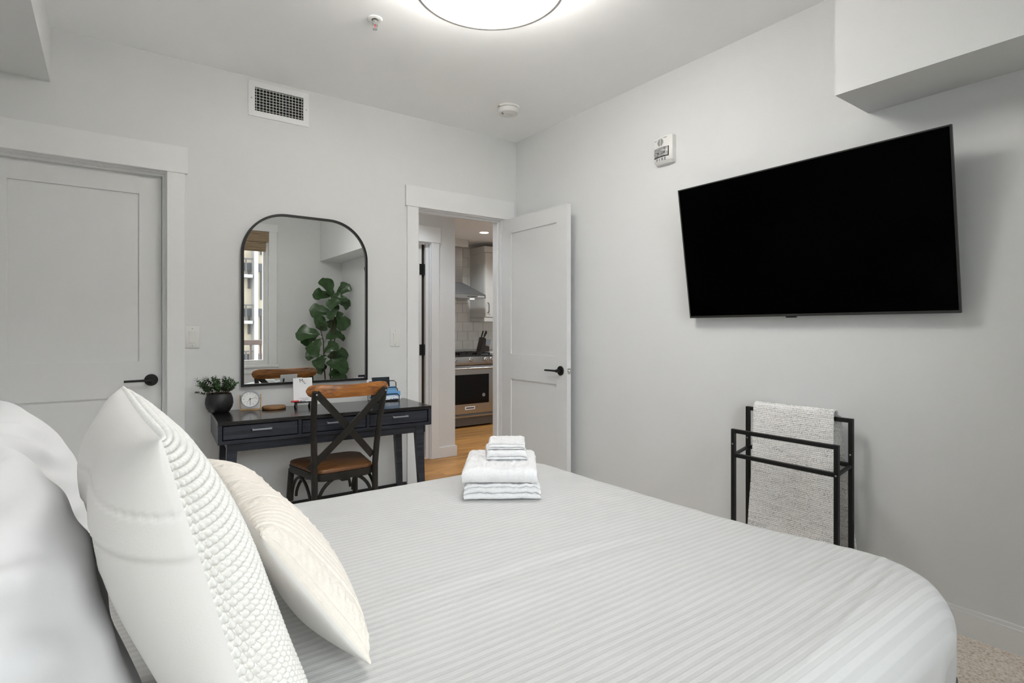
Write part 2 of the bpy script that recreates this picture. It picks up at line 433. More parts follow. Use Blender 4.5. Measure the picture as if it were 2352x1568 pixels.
# ---- door casings
def casing(name, label, x0, x1, ztop, y, side, sidew=.086, lo=FZ-.01, hx=.013, jd=WT, left=True, right=True, hmax=None):
    """flat craftsman casing round an opening x0..x1; side=-1: towards -Y"""
    t = thing(name, label, 'door frame', (x0, y, 0), kind='structure'); del t['category']
    d = .018*side; d2 = .024*side
    if left: box('side_casing', 'trim', (x0-sidew+.004, min(y, y+d), lo, x0+.004, max(y, y+d), ztop-.004), t, .0015)
    if right: box('side_casing', 'trim', (x1-.004, min(y, y+d), lo, x1-.004+sidew, max(y, y+d), ztop-.004), t, .0015)
    xr = x1-.004+sidew+hx
    if hmax: xr = min(xr, hmax)
    box('head_casing', 'trim', (x0+.004-sidew-hx, min(y, y+d2), ztop-.004, xr, max(y, y+d2), ztop+.142), t, .0015)
    a, b = (y, y+jd) if side < 0 else (y-jd, y)
    box('jamb', 'trim', (x0-.001, a+.001, lo, x0+.010, b-.001, ztop), t)
    box('jamb', 'trim', (x1-.010, a+.001, lo, x1+.001, b-.001, ztop), t)
    box('head_jamb', 'trim', (x0+.010, a+.001, ztop-.012, x1-.010, b-.001, ztop), t)
    return t
c1 = casing('trim_1', 'flat painted casing around the closed closet door', D1[0], D1[1], DT, YB, -1)
st = MB().box(.240, YB+.03, FZ, .252, YB+.062, DT-.024).box(D1[0]+.01, YB+.03, FZ, D1[0]+.022, YB+.062, DT-.024)
st.box(D1[0]+.01, YB+.03, DT-.024, D1[1]-.01, YB+.062, DT-.012)
st.build('door_stop', 'trim', c1)
c2 = casing('trim_2', 'flat painted casing around the open bedroom doorway', D2[0], D2[1], DT, YB, -1, right=False, hmax=XW-.001)
MB().box(D2[0]+.01, YB+.045, FZ, D2[0]+.022, YB+.075, DT-.024).box(D2[1]-.022, YB+.045, FZ, D2[1]-.01, YB+.075, DT-.024).box(
    D2[0]+.01, YB+.045, DT-.024, D2[1]-.01, YB+.075, DT-.012).build('door_stop', 'trim', c2)
box('side_casing', 'trim', (D2[1]-.004, YB-.018, FZ-.01, XW-.002, YB, DT-.004), c2, .0015)

# ---- two-panel shaker doors (built in local x = width, y = thickness, z)
def shaker(name, label, w, z0, z1, loc, rot, handle_x, lever_dir, panels, th=.036, handles=(-1,), hz=.92):
    t = thing(name, label, None, loc, rot, kind='structure')
    sx0, sx1 = panels['x']
    m = MB()
    def L(b, bev=0): return m.box(*b, bev=bev)
    L((0, 0, z0, sx0, th, z1)); L((sx1, 0, z0, w, th, z1))
    zz = panels['z']      # list of (bottom, top)
    edges = [z0]+[q for p in zz for q in p]+[z1]
    for i in range(0, len(edges), 2): L((sx0, 0, edges[i], sx1, th, edges[i+1]))
    m.build('stiles_and_rails', 'door', t, world=False)
    for a, b in zz:
        MB().box(sx0, .009, a, sx1, th-.009, b).build('panel', 'door', t, world=False)
    for sd in handles:
        y0 = 0 if sd < 0 else th
        rot4 = basis((handle_x, y0, hz), (1, 0, 0), (0, 0, 1), (0, sd, 0))
        r = MB().lathe([(0, 0), (.0325, 0), (.0325, .006), (.031, .008), (0, .008)], 36, mat=rot4).build('rosette', 'black', t, world=False)
        MB().lathe([(.011, .006), (.011, .042), (.009, .046), (0, .046)], 20, mat=rot4).build('spindle', 'black', t, world=False)
        MB().tube([(handle_x, y0+sd*.040, hz), (handle_x+lever_dir*.06, y0+sd*.041, hz), (handle_x+lever_dir*.125, y0+sd*.040, hz-.001)],
                  [.0075, .0065, .006], 14).build('lever', 'black', t, world=False)
    return t
shaker('door_1', 'closed two-panel closet door with black lever handle', .735, .035, 2.058, (-.497, YB+.064, 0), 0, .686, -1,
       dict(x=(.092, .631), z=[(.16, .831), (1.026, 1.943)]))
d2 = shaker('door_2', 'open two-panel bedroom door with black lever handle', .765, .036, 2.056, (2.513, YB-.008, 0), R(-90), .702, -1,
            dict(x=(.115, .656), z=[(.16, .818), (1.013, 1.943)]), handles=(-1, 1), hz=.915)
MB().box(.7651, .004, .895, .767, .032, .935).build('latch_plate', 'chrome', d2, world=False)
MB().lathe([(0, 0), (.008, 0), (.008, .006), (.004, .011), (0, .011)], 16, mat=basis((.766, .018, .915), (0, 1, 0), (0, 0, 1), (1, 0, 0))).build('latch_bolt', 'chrome', d2, world=False)
for z in (.28, 1.1, 1.86):
    MB().tube([(.002, .041, z-.045), (.002, .041, z+.045)], .005, 10).build('hinge', 'black', d2, world=False)

# ------------------------------------------------------------------ window, shade and the outside
wt = thing('window_1', 'tall white framed window beside the fig tree', None, ((WX0+WX1)/2, YF, WZ0), kind='structure')
cw = .095
box('side_casing', 'trim', (WX1, YF, WZ0-.005, WX1+cw, YF+.018, WZ1), wt, .0015)
box('side_casing', 'trim', (WX0-cw, YF, WZ0-.005, WX0, YF+.018, WZ1), wt, .0015)
box('head_casing', 'trim', (WX0-cw-.01, YF, WZ1, WX1+cw+.01, YF+.022, WZ1+.10), wt, .0015)
box('sill', 'trim', (WX0-cw-.015, YF, WZ0-.035, WX1+cw+.015, YF+.045, WZ0-.005), wt, .003)
box('apron', 'trim', (WX0-cw, YF, WZ0-.11, WX1+cw, YF+.016, WZ0-.035), wt, .0015)
fr = MB()
y0, y1 = YF-.14, YF-.055
fr.box(WX0, y0, WZ0, WX0+.05, y1, WZ1).box(WX1-.035, y0, WZ0, WX1, y1, WZ1).box(WX0+.05, y0, WZ0, WX1-.035, y1, WZ0+.035).box(WX0+.05, y0, WZ1-.05, WX1-.035, y1, WZ1)
fr.build('window_frame', 'whiteplastic', wt)
for a, b in ((WX0+.05, .19), (.21, .94), (.96, WX1-.035)):
    s_ = MB(); q = .02
    s_.box(a, y0+.02, WZ0+.035, a+q, y1-.02, WZ1-.05).box(b-q, y0+.02, WZ0+.035, b, y1-.02, WZ1-.05)
    s_.box(a+q, y0+.02, WZ0+.035, b-q, y1-.02, WZ0+.035+q).box(a+q, y0+.02, WZ1-.05-q, b-q, y1-.02, WZ1-.05)
    s_.build('sash', 'whiteplastic', wt)
    box('pane', 'pane', (a+q, y0+.042, WZ0+.035+q, b-q, y0+.046, WZ1-.05-q), wt)
for x in (.19, .94): box('mullion', 'whiteplastic', (x, y0+.01, WZ0+.035, x+.02, y1, WZ1-.05), wt)
sh = thing('woven_shade', 'raised woven bamboo roman shade at the top of the window', 'blind', ((WX0+WX1)/2, YF-.02, 2.2))
box('valance', 'woven', (WX0+.003, YF-.012, 2.335, WX1-.002, YF-.002, 2.468), sh, .002)
for i, (za, zb, yy) in enumerate(((2.255, 2.37, -.030), (2.225, 2.345, -.040), (2.213, 2.33, -.050))):
    box('fold', 'woven', (WX0+.006, YF+yy-.004, za, WX1-.03, YF+yy+.004, zb), sh, .003)
# own balcony railing just outside
rl = thing('balcony_railing', 'dark brown balcony railing outside the window', 'railing', (1.5, -1.9, -.1))
box('top_rail', 'extbrown', (-.4, -1.95, .965, 3.4, -1.86, 1.04), rl, .004)
box('bottom_rail', 'extbrown', (-.4, -1.93, .0, 3.4, -1.88, .06), rl, .004)
b0 = None
for i in range(28):
    x = -.33+i*.137
    if b0 is None: b0 = box('baluster', 'extbrown', (x-.012, -1.925, .055, x+.012, -1.885, .97), rl)
    else: copy_part(b0, rl, (i*.137, 0, 0))
struct('balcony_deck', MB().box(-.6, -2.0, -.2, 3.6, YF-.15, -.05), 'concrete')
# apartment building across the street
bd = thing('apartment_building', 'cream apartment building with white columns seen through the window', 'building', (6, -33, -9))
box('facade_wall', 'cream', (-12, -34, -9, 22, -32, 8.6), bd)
FLH = 2.95
for i in range(-3, 3):
    z = 2.6+i*FLH
    box('floor_band', 'extdark', (-12, -32, z-.55, 22, -31.86, z-.05), bd)
    box('balcony_slab', 'extwhite', (3.5, -32, z-1.05, 7.45, -31.2, z-.85), bd)
    for x in (4.6, 5.2, 5.8, 6.4, 7.0):
        box('railing_bar', 'extdark', (x, -31.28, z-.85, x+.09, -31.22, z+.1), bd)
    box('railing_top', 'extdark', (3.5, -31.3, z+.1, 7.45, -31.2, z+.18), bd)
    for x0, x1 in ((8.05, 8.5), (-1, 1.2), (2.4, 3.2), (10.5, 12.2), (14, 16)):
        f_ = box('far_window', 'extdark', (x0, -32, z-2.6+.2, x1, -31.9, z-.55), bd)
        box('pane', 'glassdark', (x0+.1, -31.9, z-2.6+.3, x1-.1, -31.89, z-.65), f_)
    box('door_frame', 'extdark', (7.28, -32, z-2.7+1.0, 7.42, -31.9, z-.55), bd)
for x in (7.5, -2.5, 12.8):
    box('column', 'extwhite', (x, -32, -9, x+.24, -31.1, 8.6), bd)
struct('street_ground', MB().box(-40, -60, -9.3, 50, -2.1, -9), 'concrete')

# ------------------------------------------------------------------ hall and kitchen beyond the door
YH, XE, KC, YK = 4.585, 2.668, 2.36, 6.46
wh = MB(); HD = (1.5, 2.412); HT = 2.005
wh.box(.9, YH, -.03, HD[0], YH+.12, KC); wh.box(HD[0], YH, HT, HD[1], YH+.12, KC); wh.box(HD[1], YH, -.03, XE, YH+.12, KC)
struct('wall_hall', wh, 'wall')
struct('wall_hall_end', MB().box(.78, YB+WT, -.03, .9, YH+.12, KC), 'wall')
struct('wall_kitchen_left', MB().box(XE-.12, YH+.12, -.03, XE, YK, KC), 'wall')
struct('wall_kitchen_right', MB().box(6.2, YB, -.03, 6.32, YK+.12, KC), 'wall')
struct('ceiling_kitchen', MB().box(.78, YB+WT, KC, 6.32, YK+.12, KC+.1), 'ceil')
wk = struct('wall_kitchen', MB().box(XE-.12, YK, -.03, 6.2, YK+.12, KC), 'grout')
struct('baseboard_hall', MB().box(2.43, YH-.015, 0, XE+.013, YH, .094).box(XE, YH, 0, XE+.013, YK-.7, .094), 'trim')
c3 = casing('trim_3', 'grey-white casing of the door across the hall', HD[0], HD[1], HT, YH, -1, sidew=.082, lo=0, jd=.12)
d3 = thing('door_3', 'narrowly visible hall door with black hinges', None, (HD[0], YH+.06, 0), kind='structure')
box('slab', 'door', (HD[0]+.014, YH+.05, .01, HD[1]-.072, YH+.086, HT-.016), d3)
box('gap_shade_strip', 'brownedge', (HD[1]-.072, YH+.062, .01, HD[1]-.040, YH+.09, HT-.016), d3)  # solid dark strip painting the shade between slab and door stop
for z in (.30, 1.01, 1.755):
    h_ = MB().box(HD[1]-.094, YH+.045, z-.05, HD[1]-.060, YH+.0505, z+.05).box(HD[1]-.056, YH+.045, z-.05, HD[1]-.040, YH+.061, z+.05)
    h_.tube([(HD[1]-.058, YH+.043, z-.05), (HD[1]-.058, YH+.043, z+.05)], .007, 10)
    h_.build('hinge', 'black', d3)
MB().box(HD[1]-.040, YH+.03, 0, HD[1]-.011, YH+.07, HT-.012).build('door_stop', 'trim', d3)
# floor planks
fk = struct('floor_kitchen', MB().box(.78, YB+.02, -.03, 6.2, YK, -.012), 'brownedge')
pw = .128; PL = 1.55
pl0 = MB().box(0, 0, -.012, PL-.0015, pw-.0015, 0, bev=.0008).build('floor_plank', 'plank', None)
first = True
yy = YB+.021; row = 0
while yy+pw < YK+.01:
    x = .79-random.random()*PL*.8
    while x < 6.0:
        if x+PL > 1.4 and x+PL < 6.2 and x > .6:
            if first: pl0.parent = fk; pl0.location = (x, yy, 0); first = False
            else: copy_part(pl0, fk, (x, yy, 0))
        elif x <= .6 or x+PL >= 6.2:
            a, b = max(x, .79), min(x+PL, 6.195)
            if b-a > .05: MB().box(a, yy, -.012, b-.0015, yy+pw-.0015, 0).build('floor_plank', 'plank', fk)
        x += PL
    yy += pw; row += 1
# tiles
tw, thh = .165, .125
t0 = MB().box(0, -.008, 0, tw-.003, .0, thh-.003, bev=.0015).build('wall_tile', 'tile', None)
first = True
for r_ in range(11):
    z = .925+r_*thh
    off = tw/2 if r_ % 2 else 0
    x = 3.05-off
    while x < 4.65:
        if x > 2.7:
            tiltm = Matrix.Rotation(R(random.uniform(-.5, .5)), 4, 'Z')
            if first: o = t0; o.parent = wk; o.location = (x, YK, z); first = False
            else: o = copy_part(t0, wk, (x, YK, z))
            o.rotation_euler = (R(random.uniform(-.5, .5)), 0, R(random.uniform(-.4, .4)))
        x += tw

# range (gas stove)
SX0, SX1, SY0, SY1 = 3.19, 3.95, 5.80, YK-.012
rg = thing('gas_range', 'stainless steel gas range with black oven window in the kitchen', 'stove', ((SX0+SX1)/2, (SY0+SY1)/2, 0))
box('body', 'steeldark', (SX0, SY0+.03, .02, SX1, SY1, .862), rg, .004)
box('control_panel', 'steel', (SX0-.004, SY0-.012, .762, SX1+.004, SY0+.05, .864), rg, .008, 2)
for x in (3.30, 3.37, 3.596, 3.813, 3.898):
    k = MB().lathe([(0, 0), (.03, 0), (.03, .006), (.024, .01), (.022, .034), (.018, .038), (0, .038)], 24,
                   mat=basis((x, SY0-.012, .825), (1, 0, 0), (0, 0, 1), (0, -1, 0))).build('knob', 'chrome', rg)
    MB().box(x-.003, SY0-.052, .812, x+.003, SY0-.048, .838).build('pointer', 'black', k)
dr = MB()
dr.box(SX0+.004, SY0-.005, .60+.045, SX1-.004, SY0+.03, .752); dr.box(SX0+.004, SY0-.005, .165, SX1-.004, SY0+.03, .285)
dr.box(SX0+.004, SY0-.005, .285, SX0+.092, SY0+.03, .645); dr.box(3.862, SY0-.005, .285, SX1-.004, SY0+.03, .645)
od = dr.build('oven_door', 'steel', rg)
box('oven_window', 'oven', (SX0+.09, SY0+.0, .283, 3.864, SY0+.01, .647), od)
MB().tube([(SX0+.03, SY0-.05, .722), (SX1-.03, SY0-.05, .722)], .012, 14).box(SX0+.035, SY0-.05, .712, SX0+.055, SY0-.004, .732).box(
    SX1-.055, SY0-.05, .712, SX1-.035, SY0-.004, .732).build('handle', 'steel', od)
MB().lathe([(0, 0), (.022, 0), (.022, .0015), (0, .0015)], 28, mat=basis((3.787, SY0-.0005, .384), (1, 0, 0), (0, 0, 1), (0, -1, 0))).build('round_sticker', 'silver', od)
pl = box('name_plate', 'white', (3.51, SY0-.009, .215, 3.655, SY0-.005, .255), od, .001)
box('plate_print', 'ink', (3.525, SY0-.0095, .228, 3.64, SY0-.009, .243), pl)
box('drawer', 'steeldark', (SX0+.004, SY0-.005, .02, SX1-.004, SY0+.03, .158), rg, .003)
MB().box(SX0+.02, SY0-.028, .128, SX1-.02, SY0-.004, .146).build('drawer_handle', 'steel', rg)
box('cooktop', 'castiron', (SX0+.01, SY0+.03, .862, SX1-.01, SY1-.02, .874), rg)
for gx in (SX0+.03, SX0+.275, SX0+.52):
    g = MB(); x1 = gx+.21
    for y in (SY0+.06, SY0+.2, SY0+.34, SY0+.5): g.box(gx, y, .89, x1, y+.014, .908)
    for x in (gx, gx+.1, x1-.014): g.box(x, SY0+.06, .89, x+.014, SY0+.514, .908)
    for x in (gx, x1-.014):
        for y in (SY0+.06, SY0+.5): g.box(x, y, .872, x+.014, y+.014, .892)
    g.build('grate', 'castiron', rg)
for bx in (SX0+.135, SX1-.135):
    for by in (SY0+.19, SY0+.44):
        MB().lathe([(0, .872), (.045, .872), (.045, .882), (.03, .89), (0, .89)], 20, c=(bx, by, 0)).build('burner', 'castiron', rg)
# hood
hd = thing('range_hood', 'stainless chimney range hood above the stove', 'range hood', (3.57, 6.2, 1.6))
HX0, HX1, HY0 = 3.19, 3.925, 5.96
box('front_band', 'steel', (HX0, HY0, 1.592, HX1, YK-.01, 1.64), hd, .002)
cv = [(HX0, HY0, 1.64), (HX1, HY0, 1.64), (HX1, YK-.01, 1.64), (HX0, YK-.01, 1.64),
      (3.42, 6.16, 1.80), (3.70, 6.16, 1.80), (3.70, YK-.01, 1.80), (3.42, YK-.01, 1.80)]
MB().add(cv, [(3, 2, 1, 0), (4, 5, 6, 7), (0, 1, 5, 4), (1, 2, 6, 5), (2, 3, 7, 6), (3, 0, 4, 7)]).build('canopy', 'steeldark', hd)
box('chimney', 'steel', (3.42, 6.165, 1.80, 3.70, YK-.01, 2.26), hd, .003)
box('duct_cover', 'cab', (3.35, 6.12, 2.26, 3.76, YK-.01, KC), hd, .002)
for i in range(6):
    MB().lathe([(0, 0), (.006, 0), (.006, .003), (0, .003)], 12, mat=basis((3.66+i*.022, HY0, 1.617), (1, 0, 0), (0, 0, 1), (0, -1, 0))).build('button', 'black', hd)
box('display', 'inklight', (3.80, HY0-.001, 1.608, 3.90, HY0, 1.626), hd)
M['hoodlight'] = emit('hood_light', (255, 246, 230), 6)
MB().lathe([(0, 0), (.03, 0), (.03, .004), (0, .004)], 20, c=(3.78, 6.06, 1.586)).build('light', 'hoodlight', hd)
# cabinets
def cabinet(name, label, b, doors, toe=None):
    t = thing(name, label, 'cabinet', ((b[0]+b[3])/2, (b[1]+b[4])/2, b[2]))
    box('body', 'cab', b, t, .001)
    for (x0, x1, z0, z1, hx, hz0, hz1) in doors:
        m = MB(); y = b[1]; s_ = .06
        m.box(x0, y-.02, z0, x0+s_, y, z1).box(x1-s_, y-.02, z0, x1, y, z1).box(x0+s_, y-.02, z0, x1-s_, y, z0+s_).box(x0+s_, y-.02, z1-s_, x1-s_, y, z1)
        m.box(x0+s_, y-.012, z0+s_, x1-s_, y, z1-s_)
        d = m.build('door', 'cab', t)
        MB().tube([(hx, y-.02, hz0), (hx, y-.045, hz0+.008), (hx, y-.05, hz0+.03), (hx, y-.05, hz1-.03), (hx, y-.045, hz1-.008), (hx, y-.02, hz1)], .006, 10).build('handle', 'steeldark', d)
    return t
uc = cabinet('upper_cabinet', 'white shaker upper cabinet right of the range hood', (3.99, 6.10, 1.355, 4.75, YK-.01, 2.215),
             [(3.993, 4.368, 1.365, 2.205, 4.035, 1.42, 1.55), (4.372, 4.747, 1.365, 2.205, 4.70, 1.42, 1.55)])
box('crown', 'cab', (3.985, 6.085, 2.215, 4.755, YK-.01, 2.295), uc, .002)
box('light_rail', 'cab', (3.985, 6.085, 1.303, 4.755, YK-.01, 1.352), uc, .002)
cabinet('base_cabinet', 'white base cabinet right of the stove', (3.965, 5.87, .10, 4.75, YK-.01, .865),
        [(3.97, 4.355, .115, .70, 4.31, .55, .66), (4.36, 4.745, .115, .70, 4.40, .55, .66)])
box('plinth', 'steeldark', (3.965, 5.92, 0, 4.75, YK-.01, .10), bpy.data.objects['base_cabinet'])
tag(box('countertop', 'stone', (3.962, 5.84, .865, 4.76, YK-.01, .90), None, .003), 'pale stone countertop right of the stove', 'countertop')
tag(MB().lathe([(0, 0), (.05, 0), (.055, .01), (.055, .12), (.05, .13), (0, .13)], 28, c=(4.215, 6.12, .9)).build('canister', 'white', None),
    'white round canister on the kitchen countertop', 'canister')
# knife block with knives
kb = thing('knife_block', 'dark wooden knife block standing on the kitchen counter', 'knife block', (4.04, 6.2, .90))
MB().prism([(3.965, .901), (4.105, .901), (4.105, .972), (4.045, .985), (4.055, 1.075), (4.018, 1.095)], 6.15, 6.26, 'y').build('block', 'knifewood', kb)
for i, (x, z, a) in enumerate(((4.028, 1.088, 24), (4.042, 1.080, 28), (4.05, 1.072, 34), (4.034, 1.085, 20))):
    kn = thing('kitchen_knife', 'dark-handled kitchen knife stuck upright in the knife block', 'knife', (x, 6.17+.024*i, z-.04), group='knives in the block')
    dx, dz = math.sin(R(a)), math.cos(R(a)); yk = 6.17+.024*i
    MB().tube([(x-dx*.03, yk, z-dz*.03), (x+dx*.02, yk, z+dz*.02)], 0, flat=(.016, .003)).build('blade', 'steel', kn)
    MB().tube([(x+dx*.015, yk, z+dz*.015), (x+dx*.06, yk, z+dz*.06), (x+dx*.10, yk, z+dz*.10)], [.008, .01, .009], 10).build('handle', 'black', kn)
for i in range(6):
    x = 4.045+.013*i
    kn = thing('steak_knife', 'slim silver steak knife slotted into the knife block front', 'knife', (x, 6.165, .985), group='steak knives in the block')
    MB().tube([(x, 6.165, .97), (x+.008, 6.165, 1.0)], 0, flat=(.008, .002)).build('blade', 'steel', kn)
    MB().tube([(x+.007, 6.165, .995), (x+.03, 6.165, 1.065)], .0055, 8).build('handle', 'silver', kn)
# recessed kitchen lights; all but the first are unseen, added to light the rooms
M['pot_emit'] = emit('pot_light_glow', (255, 250, 242), 25)
for i, (x, y) in enumerate(((3.64, 5.565), (4.8, 5.565), (4.8, 4.4), (2.1, 4.15), (3.64, 4.4))):
    t = thing('recessed_light', 'lit recessed ceiling light in the kitchen above the stove' if i == 0 else 'unseen recessed ceiling light added for the kitchen and hall', 'ceiling light', (x, y, KC), group=None if i == 0 else 'added unseen recessed lights')
    MB().lathe([(.05, KC-.001), (.062, KC-.004), (.064, KC), (.05, KC)], 32, c=(x, y, 0), cap=False).build('trim_ring', 'white', t)
    MB().lathe([(0, KC-.002), (.05, KC-.002), (.05, KC-.0005), (0, KC-.0005)], 32, c=(x, y, 0)).build('lens', 'pot_emit', t)
    ld = bpy.data.lights.new('recessed_lamp', 'SPOT'); ld.energy = POT_POWER*(1.0, 1.0, 1.0, .5, .7)[i]; ld.spot_size = R(140); ld.spot_blend = .6; ld.shadow_soft_size = .05; ld.color = (.87, .94, 1)
    lo = bpy.data.objects.new('recessed_lamp', ld); C.objects.link(lo); lo.parent = t; lo.location = (0, 0, -.02)

# ------------------------------------------------------------------ ceiling lamp
LC = (1.222, 1.83); LR = .300; LZ = 2.55
lp = thing('ceiling_lamp', 'round white flush-mounted ceiling lamp, lit', 'ceiling lamp', (LC[0], LC[1], ZC))
def lamp_mat():
    m, nt, b = nmat('lamp_diffuser')
    vec = coords(nt)
    ln = node(nt, 'ShaderNodeVectorMath', operation='LENGTH')
    sp = node(nt, 'ShaderNodeVectorMath', operation='MULTIPLY'); sp.inputs[1].default_value = (1, 1, 0)
    nt.links.new(vec, sp.inputs[0]); nt.links.new(sp.outputs[0], ln.inputs[0])
    mr = node(nt, 'ShaderNodeMapRange', interpolation_type='SMOOTHSTEP')
    mr.inputs['From Min'].default_value = .04; mr.inputs['From Max'].default_value = .26
    mr.inputs['To Min'].default_value = LAMP_CENTRE; mr.inputs['To Max'].default_value = LAMP_EDGE
    nt.links.new(ln.outputs['Value'], mr.inputs[0]); nt.links.new(mr.outputs[0], b.inputs['Emission Strength'])
    b.inputs['Emission Color'].default_value = (1, .985, .965, 1); b.inputs['Base Color'].default_value = (.9, .89, .86, 1)
    return m
M['diffuser'] = lamp_mat()
M['shade'] = emit('lamp_shade_fabric', (255, 252, 248), LAMP_SIDE)
M['rim'] = pm('lamp_rim', (214, 211, 205), .5, var=.02)
MB().lathe([(0, LZ+.012-ZC), (LR-.008, LZ+.012-ZC), (LR-.008, LZ+.016-ZC), (0, LZ+.016-ZC)], 96).build('diffuser', 'diffuser', lp, world=False)
MB().lathe([(LR-.004, LZ+.012-ZC), (LR, LZ+.012-ZC), (LR, -.040), (LR-.004, -.040)], 96, cap=False).build('shade', 'shade', lp, world=False)
MB().lathe([(LR-.008, LZ-ZC), (LR+.004, LZ-ZC), (LR+.004, LZ+.012-ZC), (LR-.008, LZ+.012-ZC), (LR-.008, LZ-ZC)], 96, cap=False).build('rim', 'rim', lp, world=False)
MB().lathe([(0, -.03), (.16, -.03), (.165, 0), (0, 0)], 48).build('ceiling_plate', 'white', lp, world=False)

# sprinkler
sp = thing('fire_sprinkler', 'small white and chrome sprinkler head on the ceiling', 'sprinkler', (1.045, 2.565, ZC))
MB().lathe([(.016, -.004), (.030, -.006), (.036, -.003), (.036, 0), (.014, 0)], 36, cap=False).build('escutcheon', 'white', sp, world=False)
MB().lathe([(.0, -.03), (.010, -.03), (.012, -.008), (.010, 0), (0, 0)], 20).build('body', 'chrome', sp, world=False)
for s_ in (-1, 1):
    MB().tube([(s_*.011, 0, -.018), (s_*.013, 0, -.032), (s_*.004, 0, -.047)], .0025, 8).build('frame_arm', 'chrome', sp, world=False)
MB().tube([(0, 0, -.028), (0, 0, -.046)], .0025, 8).build('glass_bulb', 'red', sp, world=False)
df = MB().lathe([(0, -.046), (.006, -.046), (.012, -.049), (.012, -.051), (0, -.051)], 16)
df.build('deflector', 'chrome', sp, world=False)
# smoke alarm
sm = thing('smoke_alarm', 'round white smoke alarm on the ceiling near the corner', 'smoke alarm', (2.19, 3.05, ZC))
MB().lathe([(0, -.014), (.072, -.014), (.075, -.010), (.075, 0), (0, 0)], 48).build('base', 'whiteplastic', sm, world=False)
MB().lathe([(0, -.050), (.050, -.050), (.066, -.046), (.072, -.036), (.072, -.018), (.066, -.014), (0, -.014)], 48).build('cover', 'whiteplastic', sm, world=False)
MB().lathe([(.026, -.0515), (.030, -.053), (.034, -.0515), (.034, -.049), (.026, -.049)], 36, cap=False).build('ring', 'whiteplastic', sm, world=False)
MB().lathe([(0, -.054), (.012, -.054), (.014, -.05), (0, -.05)], 20, c=(.0, .0, 0)).build('test_button', 'whiteplastic', sm, world=False)
for k in range(4):
    MB().box(-.052+.006*k, -.006+.003*k, -.0505, -.049+.006*k, .010+.003*k, -.0495).build('sound_slot', 'holeshade', sm, world=False)
MB().box(-.0755, -.004, -.012, -.0735, .012, -.005).build('release_slot', 'brownwood', sm, world=False)

# air vent on the back wall
VX0, VX1, VZ0, VZ1 = .670, 1.022, 2.477, 2.687
vt = thing('air_vent', 'white wall air vent grille near the ceiling', 'vent', ((VX0+VX1)/2, YB, (VZ0+VZ1)/2))
ix0, ix1, iz0, iz1 = VX0+.036, VX1-.034, VZ0+.033, VZ1-.036
ya, yb2 = YB-.010, YB
fo = [(VX0, VZ0), (VX1, VZ0), (VX1, VZ1), (VX0, VZ1)]; fi = [(ix0, iz0), (ix1, iz0), (ix1, iz1), (ix0, iz1)]
for i in range(4):
    j = (i+1) % 4
    v = []
    for (px, pz), yy_ in ((fo[i], ya+.004), (fo[j], ya+.004), (fi[j], ya), (fi[i], ya)): v.append((px, yy_, pz))
    for (px, pz) in (fo[i], fo[j], fi[j], fi[i]): v.append((px, yb2, pz))
    MB().add(v, [(0, 1, 2, 3), (7, 6, 5, 4), (0, 4, 5, 1), (1, 5, 6, 2), (2, 6, 7, 3), (3, 7, 4, 0)]).build('frame_side', 'trim', vt, smooth=0)
box('duct_shade_plate', 'holeshade', (ix0, YB-.0012, iz0, ix1, YB-.0002, iz1), vt)  # flat dark plate on the solid wall, painting the shade of a duct
nh, nv = 8, 15
lv = None
for i in range(nh):
    z = iz0+(i+.55)*(iz1-iz0)/nh
    m4 = basis(((ix0+ix1)/2, YB-.0085, z), (1, 0, 0), (0, 1, .25), (0, -.25, 1))
    MB().box(-(ix1-ix0)/2+.0005, -.003, -.0011, (ix1-ix0)/2-.0005, .003, .0011, mat=m4).build('horizontal_louver', 'whiteplastic', vt)
for i in range(nv):
    x = ix0+(i+.5)*(ix1-ix0)/nv
    box('vertical_louver', 'whiteplastic', (x-.0011, YB-.0055, iz0+.0005, x+.0011, YB-.0014, iz1-.0005), vt)
for x, z in ((VX0+.018, (VZ0+VZ1)/2), (VX1-.017, (VZ0+VZ1)/2)):
    MB().lathe([(0, 0), (.004, 0), (.003, .0015), (0, .0015)], 12, mat=basis((x, ya+.002, z), (1, 0, 0), (0, 0, 1), (0, -1, 0))).build('screw', 'silver', vt)

# light switches
def switch(label, x, z):
    t = thing('light_switch', label, 'light switch', (x, YB, z))
    box('plate', 'whiteplastic', (x-.037, YB-.006, z-.061, x+.037, YB, z+.061), t, .003, 2)
    m4 = basis((x, YB-.006, z), (1, 0, 0), (0, 1, .035), (0, -.035, 1))
    box('bezel', 'trim', (x-.0185, YB-.0066, z-.0355, x+.0185, YB-.005, z+.0355), t)
    MB().box(-.0165, -.004, -.033, .0165, .002, .033, bev=.001, mat=m4).build('rocker', 'whiteplastic', t)
    for s_ in (-1, 1):
        MB().lathe([(0, 0), (.0032, 0), (.0025, .001), (0, .001)], 12, mat=basis((x, YB-.006, z+s_*.048), (1, 0, 0), (0, 0, 1), (0, -1, 0))).build('screw', 'silver', t)
switch('white rocker light switch beside the closet door', .3805, 1.155)
switch('white rocker light switch between mirror and bedroom doorway', 1.608, 1.142)

